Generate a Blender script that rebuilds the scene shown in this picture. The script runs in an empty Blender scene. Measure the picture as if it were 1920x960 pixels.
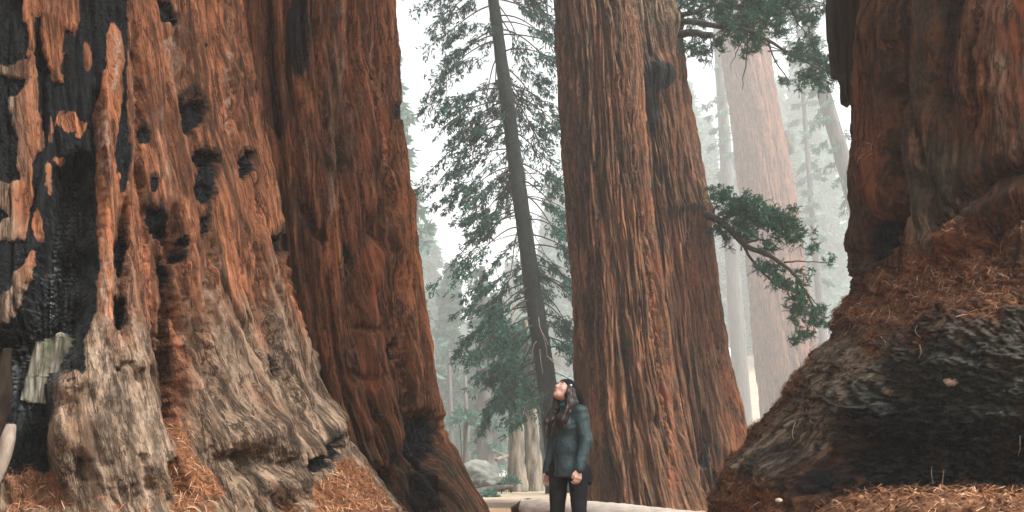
import bpy, math, random
import numpy as np
from mathutils import Vector

C = bpy.context.scene
COL = C.collection
R_ = math.radians
random.seed(5)
rng = np.random.default_rng(11)

# ------------------------------------------------------------------ camera
F = 1600.0                     # focal length in photo pixels (1920 wide)
PITCH = R_(14.4)
CAMZ = 0.78
cam = bpy.data.cameras.new('camera'); camo = bpy.data.objects.new('camera', cam); COL.objects.link(camo)
camo.location = (0, 0, CAMZ); camo.rotation_euler = (math.pi/2 + PITCH, 0, 0)
cam.sensor_width = 36; cam.lens = 36*F/1920; cam.clip_end = 2000; cam.clip_start = 0.05
C.camera = camo
# ------------------------------------------------------------------ world and sun (bright overcast)
SUN_EL, SUN_ROT = R_(52), R_(118)
w = bpy.data.worlds.new('World'); C.world = w; w.use_nodes = True
nt = w.node_tree; bg = nt.nodes['Background']
sky = nt.nodes.new('ShaderNodeTexSky'); sky.sky_type = 'NISHITA'; sky.sun_disc = False
sky.sun_elevation = SUN_EL; sky.sun_rotation = SUN_ROT
sky.air_density = 1.0; sky.dust_density = 7.0; sky.ozone_density = 0.6
hsv = nt.nodes.new('ShaderNodeHueSaturation'); hsv.inputs['Saturation'].default_value = 0.25
nt.links.new(sky.outputs[0], hsv.inputs['Color']); nt.links.new(hsv.outputs[0], bg.inputs[0])
bg.inputs[1].default_value = 0.15
sl = bpy.data.lights.new('sun', 'SUN'); sl.energy = 3.5; sl.angle = R_(13); sl.color = (1, .96, .9)
so = bpy.data.objects.new('sun', sl); COL.objects.link(so)
# nishita: rotation measured clockwise from +Y seen from above
sd = Vector((math.sin(SUN_ROT)*math.cos(SUN_EL), math.cos(SUN_ROT)*math.cos(SUN_EL), math.sin(SUN_EL)))
so.rotation_euler = (-sd).to_track_quat('-Z', 'Y').to_euler()
C.view_settings.view_transform = 'Standard'; C.view_settings.look = 'None'
C.view_settings.exposure = 1.28; C.view_settings.gamma = 1; C.view_settings.use_curve_mapping = False
C.cycles.max_bounces = 6; C.cycles.volume_bounces = 2; C.cycles.transparent_max_bounces = 8
C.cycles.use_denoising = True
HAZE = 0.0018

# ------------------------------------------------------------------ helpers: pixels of the photo to points
cp, sp_ = math.cos(PITCH), math.sin(PITCH)
def ray(px, py):
    a = (np.asarray(px, float)-960)/F; b = (480-np.asarray(py, float))/F
    return np.stack([a + 0*b, cp - b*sp_ + 0*a, sp_ + b*cp + 0*a], -1)
def at(px, py, d):
    """the point seen at px, py whose horizontal distance along +Y is d"""
    r = ray(px, py)
    return r*(np.asarray(d)/r[..., 1])[..., None] + np.array([0, 0, CAMZ])
def proj(P):
    x, y, z = P[..., 0], P[..., 1], P[..., 2]-CAMZ
    q = y*cp + z*sp_; u = -y*sp_ + z*cp
    q = np.maximum(q, .05)
    return 960 + F*x/q, 480 - F*u/q

# ------------------------------------------------------------------ noise
_G = np.random.default_rng(3).normal(size=(256, 3)).astype(np.float32)
_G /= np.linalg.norm(_G, axis=1, keepdims=True)
def pn(x, y, z, seed=0):
    x = np.asarray(x, np.float32); y = np.asarray(y, np.float32); z = np.asarray(z, np.float32)
    x, y, z = np.broadcast_arrays(x, y, z)
    xi = np.floor(x); yi = np.floor(y); zi = np.floor(z)
    fx, fy, fz = x-xi, y-yi, z-zi
    xi = xi.astype(np.int64); yi = yi.astype(np.int64); zi = zi.astype(np.int64)
    u = fx*fx*fx*(fx*(fx*6-15)+10); v = fy*fy*fy*(fy*(fy*6-15)+10); t = fz*fz*fz*(fz*(fz*6-15)+10)
    def g(i, j, k):
        h = ((xi+i)*374761393 + (yi+j)*668265263 + (zi+k)*1440662683 + seed*974634777) & 0xffffffff
        h = ((h ^ (h >> 13))*1274126177) & 0xffffffff
        h = (h ^ (h >> 16)) & 255
        G = _G[h]
        return G[..., 0]*(fx-i) + G[..., 1]*(fy-j) + G[..., 2]*(fz-k)
    def l(a, b, s): return a + (b-a)*s
    return l(l(l(g(0,0,0), g(1,0,0), u), l(g(0,1,0), g(1,1,0), u), v),
             l(l(g(0,0,1), g(1,0,1), u), l(g(0,1,1), g(1,1,1), u), v), t)*1.6
def fbm(x, y, z, o=4, seed=0):
    s = 0; a = 1; f = 1
    for i in range(o):
        s = s + a*pn(x*f, y*f, z*f, seed+i*7); a *= .5; f *= 2.03
    return s
def sm(e0, e1, x):
    t = np.clip((x-e0)/(e1-e0), 0, 1); return t*t*(3-2*t)
def seg(px, py, pts):
    """distance to a polyline, and the position along it 0..1"""
    best = np.full(px.shape, 1e9); tt = np.zeros(px.shape); n = len(pts)-1
    for i in range(n):
        x0, y0 = pts[i]; x1, y1 = pts[i+1]; dx, dy = x1-x0, y1-y0
        t = np.clip(((px-x0)*dx+(py-y0)*dy)/(dx*dx+dy*dy+1e-9), 0, 1)
        d = np.hypot(px-x0-t*dx, py-y0-t*dy); m = d < best
        best = np.where(m, d, best); tt = np.where(m, (i+t)/n, tt)
    return best, tt
def poly(px, py, pts):
    """signed distance to a polygon, negative inside"""
    d, _ = seg(px, py, list(pts)+[pts[0]])
    ins = np.zeros(px.shape, bool); j = len(pts)-1
    for i in range(len(pts)):
        xi, yi = pts[i]; xj, yj = pts[j]
        c = ((yi > py) != (yj > py)) & (px < (xj-xi)*(py-yi)/((yj-yi) or 1e-9)+xi)
        ins ^= c; j = i
    return np.where(ins, -d, d)
def blob(px, py, cx, cy, rx, ry, rot=0):
    c, s = math.cos(R_(rot)), math.sin(R_(rot)); dx, dy = px-cx, py-cy
    return np.hypot((dx*c+dy*s)/rx, (-dx*s+dy*c)/ry)

# ------------------------------------------------------------------ helpers: objects
def tag(o, label=None, cat=None, group=None, kind=None):
    if label: o['label'] = label
    if cat: o['category'] = cat
    if group: o['group'] = group
    if kind: o['kind'] = kind
    return o
def empty(name, loc, label=None, cat=None, group=None):
    o = bpy.data.objects.new(name, None); COL.objects.link(o); o.location = loc; o.empty_display_size = .2
    return tag(o, label, cat, group)
def mesh(name, V, Q, mat, parent=None, attrs=None, T=None, smooth=True, origin=None):
    V = np.asarray(V, np.float32)
    if parent is not None and origin is None: origin = parent_world(parent)
    if origin is not None: V = V-np.asarray(origin, np.float32)
    me = bpy.data.meshes.new(name)
    Q = np.zeros((0, 4), np.int32) if Q is None else np.asarray(Q, np.int32).reshape(-1, 4)
    T = np.zeros((0, 3), np.int32) if T is None else np.asarray(T, np.int32).reshape(-1, 3)
    me.vertices.add(len(V)); me.vertices.foreach_set('co', V.ravel())
    loops = np.concatenate([Q.ravel(), T.ravel()]); me.loops.add(len(loops)); me.loops.foreach_set('vertex_index', loops)
    st = np.concatenate([np.arange(len(Q))*4, len(Q)*4+np.arange(len(T))*3]).astype(np.int32)
    me.polygons.add(len(st)); me.polygons.foreach_set('loop_start', st)
    me.polygons.foreach_set('use_smooth', np.full(len(st), smooth))
    me.update(calc_edges=True); me.validate()
    for k, a in (attrs or {}).items():
        at_ = me.attributes.new(k, 'FLOAT', 'POINT'); at_.data.foreach_set('value', np.asarray(a, np.float32).ravel())
    me.materials.append(mat)
    o = bpy.data.objects.new(name, me); COL.objects.link(o)
    if parent is not None: o.parent = parent
    elif origin is not None: o.location = tuple(float(v) for v in origin)
    return o
def parent_world(p):
    v = Vector((0, 0, 0))
    while p is not None:
        v = v+p.location; p = p.parent
    return np.array(v, np.float32)
class MB:
    def __init__(s): s.V = []; s.Q = []; s.T = []; s.n = 0; s.A = []
    def add(s, V, Q=None, T=None, a=None):
        V = np.asarray(V, float).reshape(-1, 3)
        s.V.append(V)
        if Q is not None and len(Q): s.Q.append(np.asarray(Q).reshape(-1, 4)+s.n)
        if T is not None and len(T): s.T.append(np.asarray(T).reshape(-1, 3)+s.n)
        s.A.append(np.zeros(len(V)) if a is None else np.broadcast_to(a, (len(V),)))
        s.n += len(V)
    def tube(s, P, r, n=6, cap=True, a=None):
        P = np.asarray(P, float); m = len(P); r = np.broadcast_to(np.asarray(r, float), (m,))
        t = np.gradient(P, axis=0); t /= np.linalg.norm(t, axis=1, keepdims=True)+1e-9
        up = np.array([0, 0, 1.]) if abs(t[0, 2]) < .8 else np.array([1., 0, 0])
        b = np.cross(t, up); b /= np.linalg.norm(b, axis=1, keepdims=True)+1e-9; c = np.cross(b, t)
        th = np.arange(n)*2*math.pi/n
        V = P[:, None]+r[:, None, None]*(b[:, None]*np.cos(th)[None, :, None]+c[:, None]*np.sin(th)[None, :, None])
        i = np.arange(m-1)[:, None]*n; j = np.arange(n)[None]; k = (j+1) % n
        Q = np.stack([i+j, i+k, i+n+k, i+n+j], -1).reshape(-1, 4)
        V = V.reshape(-1, 3); T = []
        if cap:
            V = np.vstack([V, P[:1], P[-1:]]); e0, e1 = m*n, m*n+1
            T = [[e0, (q+1) % n, q] for q in range(n)]+[[e1, (m-1)*n+q, (m-1)*n+(q+1) % n] for q in range(n)]
        s.add(V, Q, T, a)
    def leaves(s, P, D, L, W, a=None):
        """thin four-cornered leaves at P along D (unit), random roll"""
        P = np.asarray(P, float); D = np.asarray(D, float); n = len(P)
        q = rng.normal(size=(n, 3)); B = np.cross(D, q); B /= np.linalg.norm(B, axis=1, keepdims=True)+1e-9
        L = np.broadcast_to(L, (n,))[:, None]; W = np.broadcast_to(W, (n,))[:, None]
        V = np.stack([P, P+D*L*.45+B*W*.5, P+D*L, P+D*L*.45-B*W*.5], 1).reshape(-1, 3)
        s.add(V, np.arange(n*4).reshape(-1, 4), None, np.repeat(np.zeros(n) if a is None else a, 4))
    def build(s, name, mat, parent=None, smooth=True, origin=None, attr=None):
        return mesh(name, np.vstack(s.V), np.vstack(s.Q) if s.Q else None, mat, parent,
                    {attr: np.concatenate(s.A)} if attr else None, np.vstack(s.T) if s.T else None, smooth, origin)
def curve_pts(pts, n):
    """smooth path through points (Catmull-Rom)"""
    P = np.asarray(pts, float); P = np.vstack([2*P[0]-P[1], P, 2*P[-1]-P[-2]]); out = []
    m = len(P)-3; u = np.linspace(0, m-1e-6, n)
    i = u.astype(int); t = (u-i)[:, None]
    a, b, c, d = P[i], P[i+1], P[i+2], P[i+3]
    return .5*((2*b)+(-a+c)*t+(2*a-5*b+4*c-d)*t*t+(-a+3*b-3*c+d)*t**3)

# ------------------------------------------------------------------ materials
class NB:
    def __init__(s, name):
        s.m = bpy.data.materials.new(name); s.m.use_nodes = True; s.t = s.m.node_tree; s.b = s.t.nodes['Principled BSDF']
        s.co = s.n('ShaderNodeTexCoord'); s.src = s.co.outputs['Object']
    def n(s, ty, **kw):
        q = s.t.nodes.new(ty)
        for k, v in kw.items(): setattr(q, k, v)
        return q
    def l(s, a, b): s.t.links.new(a, b)
    def noise(s, scale, stretch=(1, 1, 1), detail=5, rough=.6, dist=0):
        mp = s.n('ShaderNodeMapping'); mp.inputs['Scale'].default_value = stretch; s.l(s.src, mp.inputs[0])
        q = s.n('ShaderNodeTexNoise'); q.inputs['Scale'].default_value = scale; q.inputs['Detail'].default_value = detail
        q.inputs['Roughness'].default_value = rough; q.inputs['Distortion'].default_value = dist
        s.l(mp.outputs[0], q.inputs['Vector']); return q.outputs['Fac']
    def ramp(s, f, a, b):
        q = s.n('ShaderNodeMapRange'); q.inputs[1].default_value = a; q.inputs[2].default_value = b
        s.l(f, q.inputs[0]); return q.outputs[0]
    def attr(s, name):
        q = s.n('ShaderNodeAttribute', attribute_name=name); return q.outputs['Fac']
    def math(s, op, a, b):
        q = s.n('ShaderNodeMath', operation=op)
        for i, v in enumerate((a, b)):
            if isinstance(v, (int, float)): q.inputs[i].default_value = v
            else: s.l(v, q.inputs[i])
        return q.outputs[0]
    def mix(s, f, a, b):
        q = s.n('ShaderNodeMix', data_type='RGBA')
        for sock, v in ((q.inputs[0], f), (q.inputs[6], a), (q.inputs[7], b)):
            if isinstance(v, (int, float)): sock.default_value = v
            elif isinstance(v, tuple): sock.default_value = v+(1,)
            else: s.l(v, sock)
        return q.outputs[2]
    def bump(s, h, st, dist, prev=None):
        q = s.n('ShaderNodeBump'); q.inputs['Strength'].default_value = st; q.inputs['Distance'].default_value = dist
        s.l(h, q.inputs['Height'])
        if prev is not None: s.l(prev, q.inputs['Normal'])
        return q.outputs[0]
    def done(s, col, rough=.9, nrm=None, spec=.2):
        if isinstance(col, tuple): s.b.inputs['Base Color'].default_value = col+(1,)
        else: s.l(col, s.b.inputs['Base Color'])
        if isinstance(rough, (int, float)): s.b.inputs['Roughness'].default_value = rough
        else: s.l(rough, s.b.inputs['Roughness'])
        s.b.inputs['Specular IOR Level'].default_value = spec
        if nrm is not None: s.l(nrm, s.b.inputs['Normal'])
        return s.m

def bark_mat(name, red, brown, grey, fib=26., bump=.02):
    m = NB(name); m.src = m.n('ShaderNodeAttribute', attribute_name='bk').outputs['Vector']
    fibre = m.noise(fib, (1, 1, .07), 6, .65, .3)
    streak = m.noise(4.5, (1, 1, .12), 5, .6, .4)
    patch = m.noise(.9, (1, 1, .45), 5, .62, .3)
    grain = m.noise(55, (1, 1, .5), 4, .7)
    fine = m.noise(11, (1, 1, .09), 5, .65, .5)
    c = m.mix(m.ramp(streak, .40, .60), brown, red)
    c = m.mix(m.math('MULTIPLY', m.ramp(patch, .46, .62), .8), c, tuple(v*.5 for v in brown))
    c = m.mix(m.math('MULTIPLY', m.ramp(fine, .54, .40), .7), c, tuple(v*.38 for v in brown))
    c = m.mix(m.math('MULTIPLY', m.ramp(fibre, .48, .68), .5), c, tuple(min(1, v*1.5+.02) for v in red))
    c = m.mix(m.math('MULTIPLY', m.ramp(grain, .5, .34), .4), c, tuple(v*.4 for v in brown))
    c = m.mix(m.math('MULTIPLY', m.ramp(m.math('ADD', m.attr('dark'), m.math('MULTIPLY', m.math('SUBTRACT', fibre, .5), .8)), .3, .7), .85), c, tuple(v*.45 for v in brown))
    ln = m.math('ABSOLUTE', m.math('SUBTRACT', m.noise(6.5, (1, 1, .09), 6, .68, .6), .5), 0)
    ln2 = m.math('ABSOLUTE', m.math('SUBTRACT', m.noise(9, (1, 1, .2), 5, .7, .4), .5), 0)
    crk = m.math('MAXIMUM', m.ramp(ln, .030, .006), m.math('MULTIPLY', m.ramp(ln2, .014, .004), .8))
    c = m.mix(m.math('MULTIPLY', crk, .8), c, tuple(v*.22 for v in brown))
    gm = m.noise(2.2, (1, 1, .5), 6, .7)
    g = m.ramp(m.math('ADD', m.attr('grey'), m.math('MULTIPLY', m.math('SUBTRACT', gm, .5), 1.1)), .3, .72)
    c = m.mix(g, c, m.mix(m.math('MULTIPLY', crk, .85), m.mix(m.ramp(m.noise(15, (1, 1, .16), 7, .78), .44, .60), tuple(v*.36 for v in grey), tuple(v*1.45 for v in grey)), tuple(v*.12 for v in grey)))
    nm = m.ramp(m.math('ADD', m.attr('needle'), m.math('MULTIPLY', m.math('SUBTRACT', grain, .5), .9)), .35, .7)
    c = m.mix(nm, c, m.mix(m.ramp(m.noise(34, (1, 1, 1), 4, .7), .38, .62), (.075, .032, .015), (.21, .085, .038)))
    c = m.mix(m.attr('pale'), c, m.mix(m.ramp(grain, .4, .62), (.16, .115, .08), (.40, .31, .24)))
    c = m.mix(m.attr('rust'), c, (.24, .075, .034))
    mo = m.ramp(m.math('ADD', m.attr('moss'), m.math('MULTIPLY', m.math('SUBTRACT', gm, .5), 1.2)), .35, .75)
    c = m.mix(mo, c, m.mix(m.ramp(m.noise(24, (1, 1, .6), 6, .75), .42, .62), (.012, .016, .012), (.040, .046, .034)))
    ch = m.ramp(m.math('ADD', m.attr('char'), m.math('MULTIPLY', m.math('SUBTRACT', grain, .5), .5)), .38, .62)
    c = m.mix(ch, c, m.mix(m.ramp(grain, .5, .75), (.003, .004, .005), (.014, .020, .022)))
    ro = m.n('ShaderNodeMapRange'); m.l(ch, ro.inputs[0]); ro.inputs[3].default_value = .95; ro.inputs[4].default_value = .62
    gl = m.attr('gloss'); c = m.mix(m.math('MULTIPLY', gl, .8), c, (.050, .064, .070))  # besides the real gloss, a bluish highlight is painted into the colour
    ro2 = m.n('ShaderNodeMapRange'); m.l(gl, ro2.inputs[0]); ro2.inputs[3].default_value = 0; ro2.inputs[4].default_value = -.4
    rough = m.math('ADD', ro.outputs[0], ro2.outputs[0])
    b = m.bump(fibre, .8, bump*1.4)
    b = m.bump(fine, .7, bump*1.6, b)
    b = m.bump(m.math('SUBTRACT', 1, crk), .6, bump*1.2, b)
    vo = m.n('ShaderNodeTexVoronoi', feature='DISTANCE_TO_EDGE'); vo.inputs['Scale'].default_value = 17; vm = m.n('ShaderNodeMapping'); vm.inputs['Scale'].default_value = (1, 1, .42); m.l(m.src, vm.inputs[0])
    vn = m.n('ShaderNodeTexNoise'); vn.inputs['Scale'].default_value = 9; m.l(m.src, vn.inputs['Vector']); va = m.n('ShaderNodeMix', data_type='VECTOR'); va.inputs[0].default_value = .16; m.l(vm.outputs[0], va.inputs[4]); m.l(vn.outputs['Color'], va.inputs[5]); m.l(va.outputs[1], vo.inputs['Vector'])
    b = m.bump(m.math('MULTIPLY', m.ramp(vo.outputs['Distance'], 0, .16), m.math('MULTIPLY', ch, m.ramp(patch, .42, .6))), .7, .03, b)
    b = m.bump(grain, .7, bump*.9, b)
    b = m.bump(m.noise(130, (1, 1, .35), 3, .7), .4, bump*.25, b)
    m.done(c, rough, b, .18); m.l(m.math('ADD', m.math('MULTIPLY', gl, .8), m.math('ADD', m.math('MULTIPLY', ch, -.08), .18)), m.b.inputs['Specular IOR Level']); return m.m
def leaf_mat(name, a, b, sc=1.2, tr=.25):
    m = NB(name)
    f = m.noise(sc, (1, 1, 1), 4, .65)
    c = m.mix(m.ramp(f, .36, .64), a, b)
    c = m.mix(m.attr('tip'), c, tuple(min(1, v*1.7) for v in b))
    m.done(c, .7, None, .15)
    t = m.n('ShaderNodeBsdfTranslucent'); m.l(c, t.inputs[0])
    x = m.n('ShaderNodeMixShader'); x.inputs[0].default_value = tr
    m.l(m.b.outputs[0], x.inputs[1]); m.l(t.outputs[0], x.inputs[2])
    m.l(x.outputs[0], m.t.nodes['Material Output'].inputs['Surface'])
    return m.m
def plain(name, a, b, sc=8, st=(1, 1, 1), rough=.85, bump=.01, spec=.2, bs=40):
    m = NB(name)
    f = m.noise(sc, st, 5, .65, .2)
    c = m.mix(m.ramp(f, .36, .64), a, b)
    n = m.bump(m.noise(bs, st, 4, .7), .5, bump) if bump else None
    return m.done(c, rough, n, spec)

M = {}
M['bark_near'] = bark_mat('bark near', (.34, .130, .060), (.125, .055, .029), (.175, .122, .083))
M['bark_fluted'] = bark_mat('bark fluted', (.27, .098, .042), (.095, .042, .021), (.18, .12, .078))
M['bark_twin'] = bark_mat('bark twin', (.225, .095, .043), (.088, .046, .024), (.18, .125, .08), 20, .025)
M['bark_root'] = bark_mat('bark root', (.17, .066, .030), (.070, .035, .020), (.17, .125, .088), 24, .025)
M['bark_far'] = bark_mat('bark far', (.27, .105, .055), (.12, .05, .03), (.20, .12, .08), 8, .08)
M['bark_fir'] = plain('bark fir', (.004, .007, .007), (.018, .023, .021), 5, (1, 1, .6), .9, .03, .15, 14)
M['bark_pale'] = plain('bark pale', (.04, .043, .033), (.21, .175, .135), 5.0, (1, 1, .14), .9, .12, .15, 7)
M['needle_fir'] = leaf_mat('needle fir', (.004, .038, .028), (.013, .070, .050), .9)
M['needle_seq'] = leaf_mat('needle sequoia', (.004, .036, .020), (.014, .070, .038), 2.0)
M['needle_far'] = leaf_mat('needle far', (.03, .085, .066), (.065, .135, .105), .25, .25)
M['twig'] = plain('twig', (.02, .018, .014), (.05, .04, .03), 9)
M['dead'] = plain('dead twig', (.45, .40, .34), (.70, .64, .56), 9, (1, 1, 1), .8, .004)
M['log'] = plain('bare log', (.34, .28, .23), (.62, .55, .48), 6, (.12, 1, 1), .8, .03, .2, 16)
M['straw'] = plain('straw', (.22, .16, .11), (.42, .33, .25), 9, (1, 1, 1), .8, .004)

# ------------------------------------------------------------------ the ground
def ground_z(x, y):
    x = np.asarray(x, float); y = np.asarray(y, float)
    z = .05*fbm(x*.25, y*.25, 0*x, 3, 91) + .02*fbm(x*1.3, y*1.3, 0*x, 3, 92)
    near = sm(19, 11, y)*sm(-6, 1, y)
    left = sm(-.55, -1.55, x)*near
    right = sm(1.55, 2.6, x)*sm(9.6, 7.6, y)*sm(-6, 1, y)
    z = z + left*.36 + right*(.60 + .10*sm(4, 7, y))
    far = sm(30, 140, np.hypot(x, y)); z = z + far*(1.1*fbm(x*.02, y*.02, 0*x, 2, 94))
    z = z + 30*sm(110, 215, y)*sm(12, 62, x)*sm(420, 260, x)
    return z - .03
def build_ground():
    xs = np.concatenate([np.linspace(-700, -40, 40)[:-1], np.linspace(-40, -8, 60)[:-1], np.linspace(-8, 8, 330), np.linspace(8, 40, 60)[1:], np.linspace(40, 700, 40)[1:]])
    ys = np.concatenate([np.linspace(-300, -6, 20)[:-1], np.linspace(-6, 2, 30)[:-1], np.linspace(2, 14, 300), np.linspace(14, 60, 100)[1:], np.linspace(60, 900, 80)[1:]])
    X, Y = np.meshgrid(xs, ys); Z = ground_z(X, Y)
    nearm = sm(14, 8, Y)*sm(9, 6, np.abs(X))
    Z = Z + nearm*.018*fbm(X*9, Y*9, 0*X, 3, 96)
    V = np.stack([X, Y, Z], -1).reshape(-1, 3); nx, ny = len(xs), len(ys)
    i = np.arange(ny-1)[:, None]*nx+np.arange(nx-1)[None]
    Q = np.stack([i, i+1, i+nx+1, i+nx], -1).reshape(-1, 4)
    m = NB('ground litter soil')
    f = m.noise(.6, (1, 1, 1), 6, .65); g = m.noise(28, (1, 1, 1), 5, .75)
    c = m.mix(m.ramp(g, .38, .62), (.09, .04, .02), (.27, .125, .062))
    c = m.mix(m.math('MULTIPLY', m.ramp(f, .5, .7), .6), c, (.22, .13, .085))
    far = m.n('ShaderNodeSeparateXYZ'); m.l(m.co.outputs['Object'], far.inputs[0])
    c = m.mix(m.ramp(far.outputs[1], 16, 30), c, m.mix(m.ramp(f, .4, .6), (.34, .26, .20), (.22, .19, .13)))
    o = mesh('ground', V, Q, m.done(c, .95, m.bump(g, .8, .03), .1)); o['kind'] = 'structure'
build_ground()

# ------------------------------------------------------------------ giant trunks
class Profile:
    def __init__(s, edges, d, smooth=.25):
        e = np.array(sorted(edges), float)
        py = np.linspace(e[0, 0], e[-1, 0], 240)
        xl = np.interp(py, e[:, 0], e[:, 1]); xr = np.interp(py, e[:, 0], e[:, 2])
        rl, rr = ray(xl, py), ray(xr, py)
        al, ar = np.arctan2(rl[:, 0], rl[:, 1]), np.arctan2(rr[:, 0], rr[:, 1])
        ac, be = (al+ar)/2, (ar-al)/2
        k = .5*(rl[:, 2]/np.hypot(rl[:, 0], rl[:, 1]) + rr[:, 2]/np.hypot(rr[:, 0], rr[:, 1]))
        z = CAMZ + k*d*np.cos(be)
        o = np.argsort(z); s.z0, s.z1 = z.min(), z.max()
        zz = np.linspace(s.z0, s.z1, 300)
        def f(v):
            v = np.interp(zz, z[o], v[o]); n = max(1, int(300*smooth/(s.z1-s.z0)))
            ker = np.hanning(2*n+3)[1:-1]; ker /= ker.sum(); vp = np.pad(v, n, mode='reflect', reflect_type='odd')
            return np.convolve(vp, ker, 'valid')
        s.z = zz; s.r = f(d*np.sin(be)); s.x = f(d*np.sin(ac)); s.y = f(d*np.cos(ac))
        q = 40
        s.sx = (s.x[-1]-s.x[-q])/(zz[-1]-zz[-q]); s.sy = (s.y[-1]-s.y[-q])/(zz[-1]-zz[-q])
        s.sr = np.clip((s.r[-1]-s.r[-q])/(zz[-1]-zz[-q]), -.06, -.005)
        s.d = d
    def __call__(s, z):
        up = np.maximum(z-s.z1, 0)
        return (np.interp(z, s.z, s.x)+up*s.sx*np.exp(-up*.04), np.interp(z, s.z, s.y)+up*s.sy,
                np.maximum(np.interp(z, s.z, s.r)+up*s.sr*np.exp(-up*.03), .12))
def bark(x, y, z, p, seed):
    """height of the bark, 0 on the ridges and negative in the furrows"""
    wx = .16*pn(x*.8, y*.8, z*.28, seed+1)+.05*pn(x*3, y*3, z*.8, seed+2)
    wy = .16*pn(x*.8, y*.8, z*.28, seed+3)+.05*pn(x*3, y*3, z*.8, seed+4)
    x = x+wx*p.get('warp', 1); y = y+wy*p.get('warp', 1)
    f0, f1, f2, f3 = p['f']; a0, a1, a2, a3 = p['a']; st = p.get('st', .12)
    d = a0*(np.clip(np.abs(pn(x*f0, y*f0, z*f0*st*.6, seed+5))/.42, 0, 1)**.7-1)
    n1 = pn(x*f1, y*f1, z*f1*st*.7, seed+6); d = d+a1*(np.clip(np.abs(n1)/.36, 0, 1)**.6-1)
    n2 = pn(x*f2, y*f2, z*f2*st, seed+8); m2 = .45+.9*sm(-.3, .5, pn(x*1.3, y*1.3, z*.5, seed+9))
    d = d+a2*m2*(np.clip(np.abs(n2)/.34, 0, 1)**.6-1)
    n3 = pn(x*f3, y*f3, z*f3*st*1.3, seed+10); d = d+a3*(np.clip(np.abs(n3)/.4, 0, 1)**.8-1)
    d = d+a3*.8*pn(x*f3*2.6, y*f3*2.6, z*f3*.25, seed+12)
    for q, (fq, dep, wd) in enumerate(p.get('fis', ())):
        nq = pn(x*fq, y*fq, z*fq*st*.8, seed+20+q); d = d-dep*np.exp(-(nq/wd)**2)*sm(-.25, .25, pn(x*1.7, y*1.7, z*.45, seed+30+q))
    if p.get('plate'):
        n4 = pn(x*2.2, y*2.2, z*5.5, seed+13); d = d-p['plate']*np.exp(-(n4/.05)**2)*sm(.0, .35, pn(x*1.1, y*1.1, z*.9, seed+14))
    if p.get('lump'):
        d = d+p['lump']*fbm(x*1.6, y*1.6, z*1.6, 4, seed+15)
    return d
def trunk(name, prof, parent, mat, p, seed, feat=None, nth=420, nz=520, zlo=-.2, zvis=None, ztop=30, spread=105, frac=.86):
    zvis = zvis or prof.z1+.3
    zs = np.concatenate([np.linspace(zlo, zvis, nz), np.linspace(zvis, ztop, 40)[1:]])
    tf = int(nth*frac); c = R_(spread)
    th = np.concatenate([np.linspace(-c, c, tf, endpoint=False), np.linspace(c, 2*math.pi-c, nth-tf, endpoint=False)])
    Z, TH = np.meshgrid(zs, th, indexing='ij')
    cx, cy, r = prof(Z)
    ang = math.atan2(-float(np.mean(prof.y)), -float(np.mean(prof.x)))+TH
    Rf = float(np.median(prof.r))
    ca, sa = np.cos(ang), np.sin(ang)
    P0 = np.stack([cx+r*ca, cy+r*sa, Z], -1)
    px, py = proj(P0)
    front = sm(100, 80, np.abs(np.degrees(np.where(TH > math.pi, TH-2*math.pi, TH))))*sm(ztop, zvis, Z)
    bx, by = Rf*ca, Rf*sa
    d = bark(bx, by, Z, p, seed)
    att = {k: np.zeros(Z.shape) for k in ('char', 'grey', 'needle', 'pale', 'rust', 'moss', 'dark', 'gloss')}
    if feat: d = feat(px, py, Z, d, att, front, (bx, by))
    edge = p.get('keep', .35)*(p['a'][0]+p['a'][1]+p['a'][2])
    rr = np.maximum(r+d+edge, .05)
    V = np.stack([cx+rr*ca, cy+rr*sa, Z], -1).reshape(-1, 3)
    nT = len(th); i = np.arange(len(zs)-1)[:, None]*nT; j = np.arange(nT)[None]; k = (j+1) % nT
    Q = np.stack([i+j, i+k, i+nT+k, i+nT+j], -1).reshape(-1, 4)
    o = mesh(name, V, Q, mat, parent, {k_: v_ for k_, v_ in att.items()})
    bk = o.data.attributes.new('bk', 'FLOAT_VECTOR', 'POINT'); bk.data.foreach_set('vector', np.stack([bx+0*Z+.25*d*ca, by+0*Z+.25*d*sa, Z], -1).astype(np.float32).ravel())
    return o
def wob(px, py, amp=7, sc=.03, seed=40):
    return (px+amp*fbm(px*sc, py*sc*.6, 0*px, 3, seed)+amp*.55*fbm(px*sc*5, py*sc*2.2, 0*px+3, 2, seed+2),
            py+amp*1.9*fbm(px*sc, py*sc*.6, 0*px+9, 3, seed+5)+amp*.7*fbm(px*sc*5, py*sc*3, 0*px+5, 2, seed+8))
def cut(px, py, lines):
    s = 0
    for pts, wd, am in lines:
        q, t = seg(px, py, pts); s = s+am*np.exp(-(q/wd)**2)*np.minimum(1, 6*np.minimum(t+.05, 1.05-t))
    return s

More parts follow.
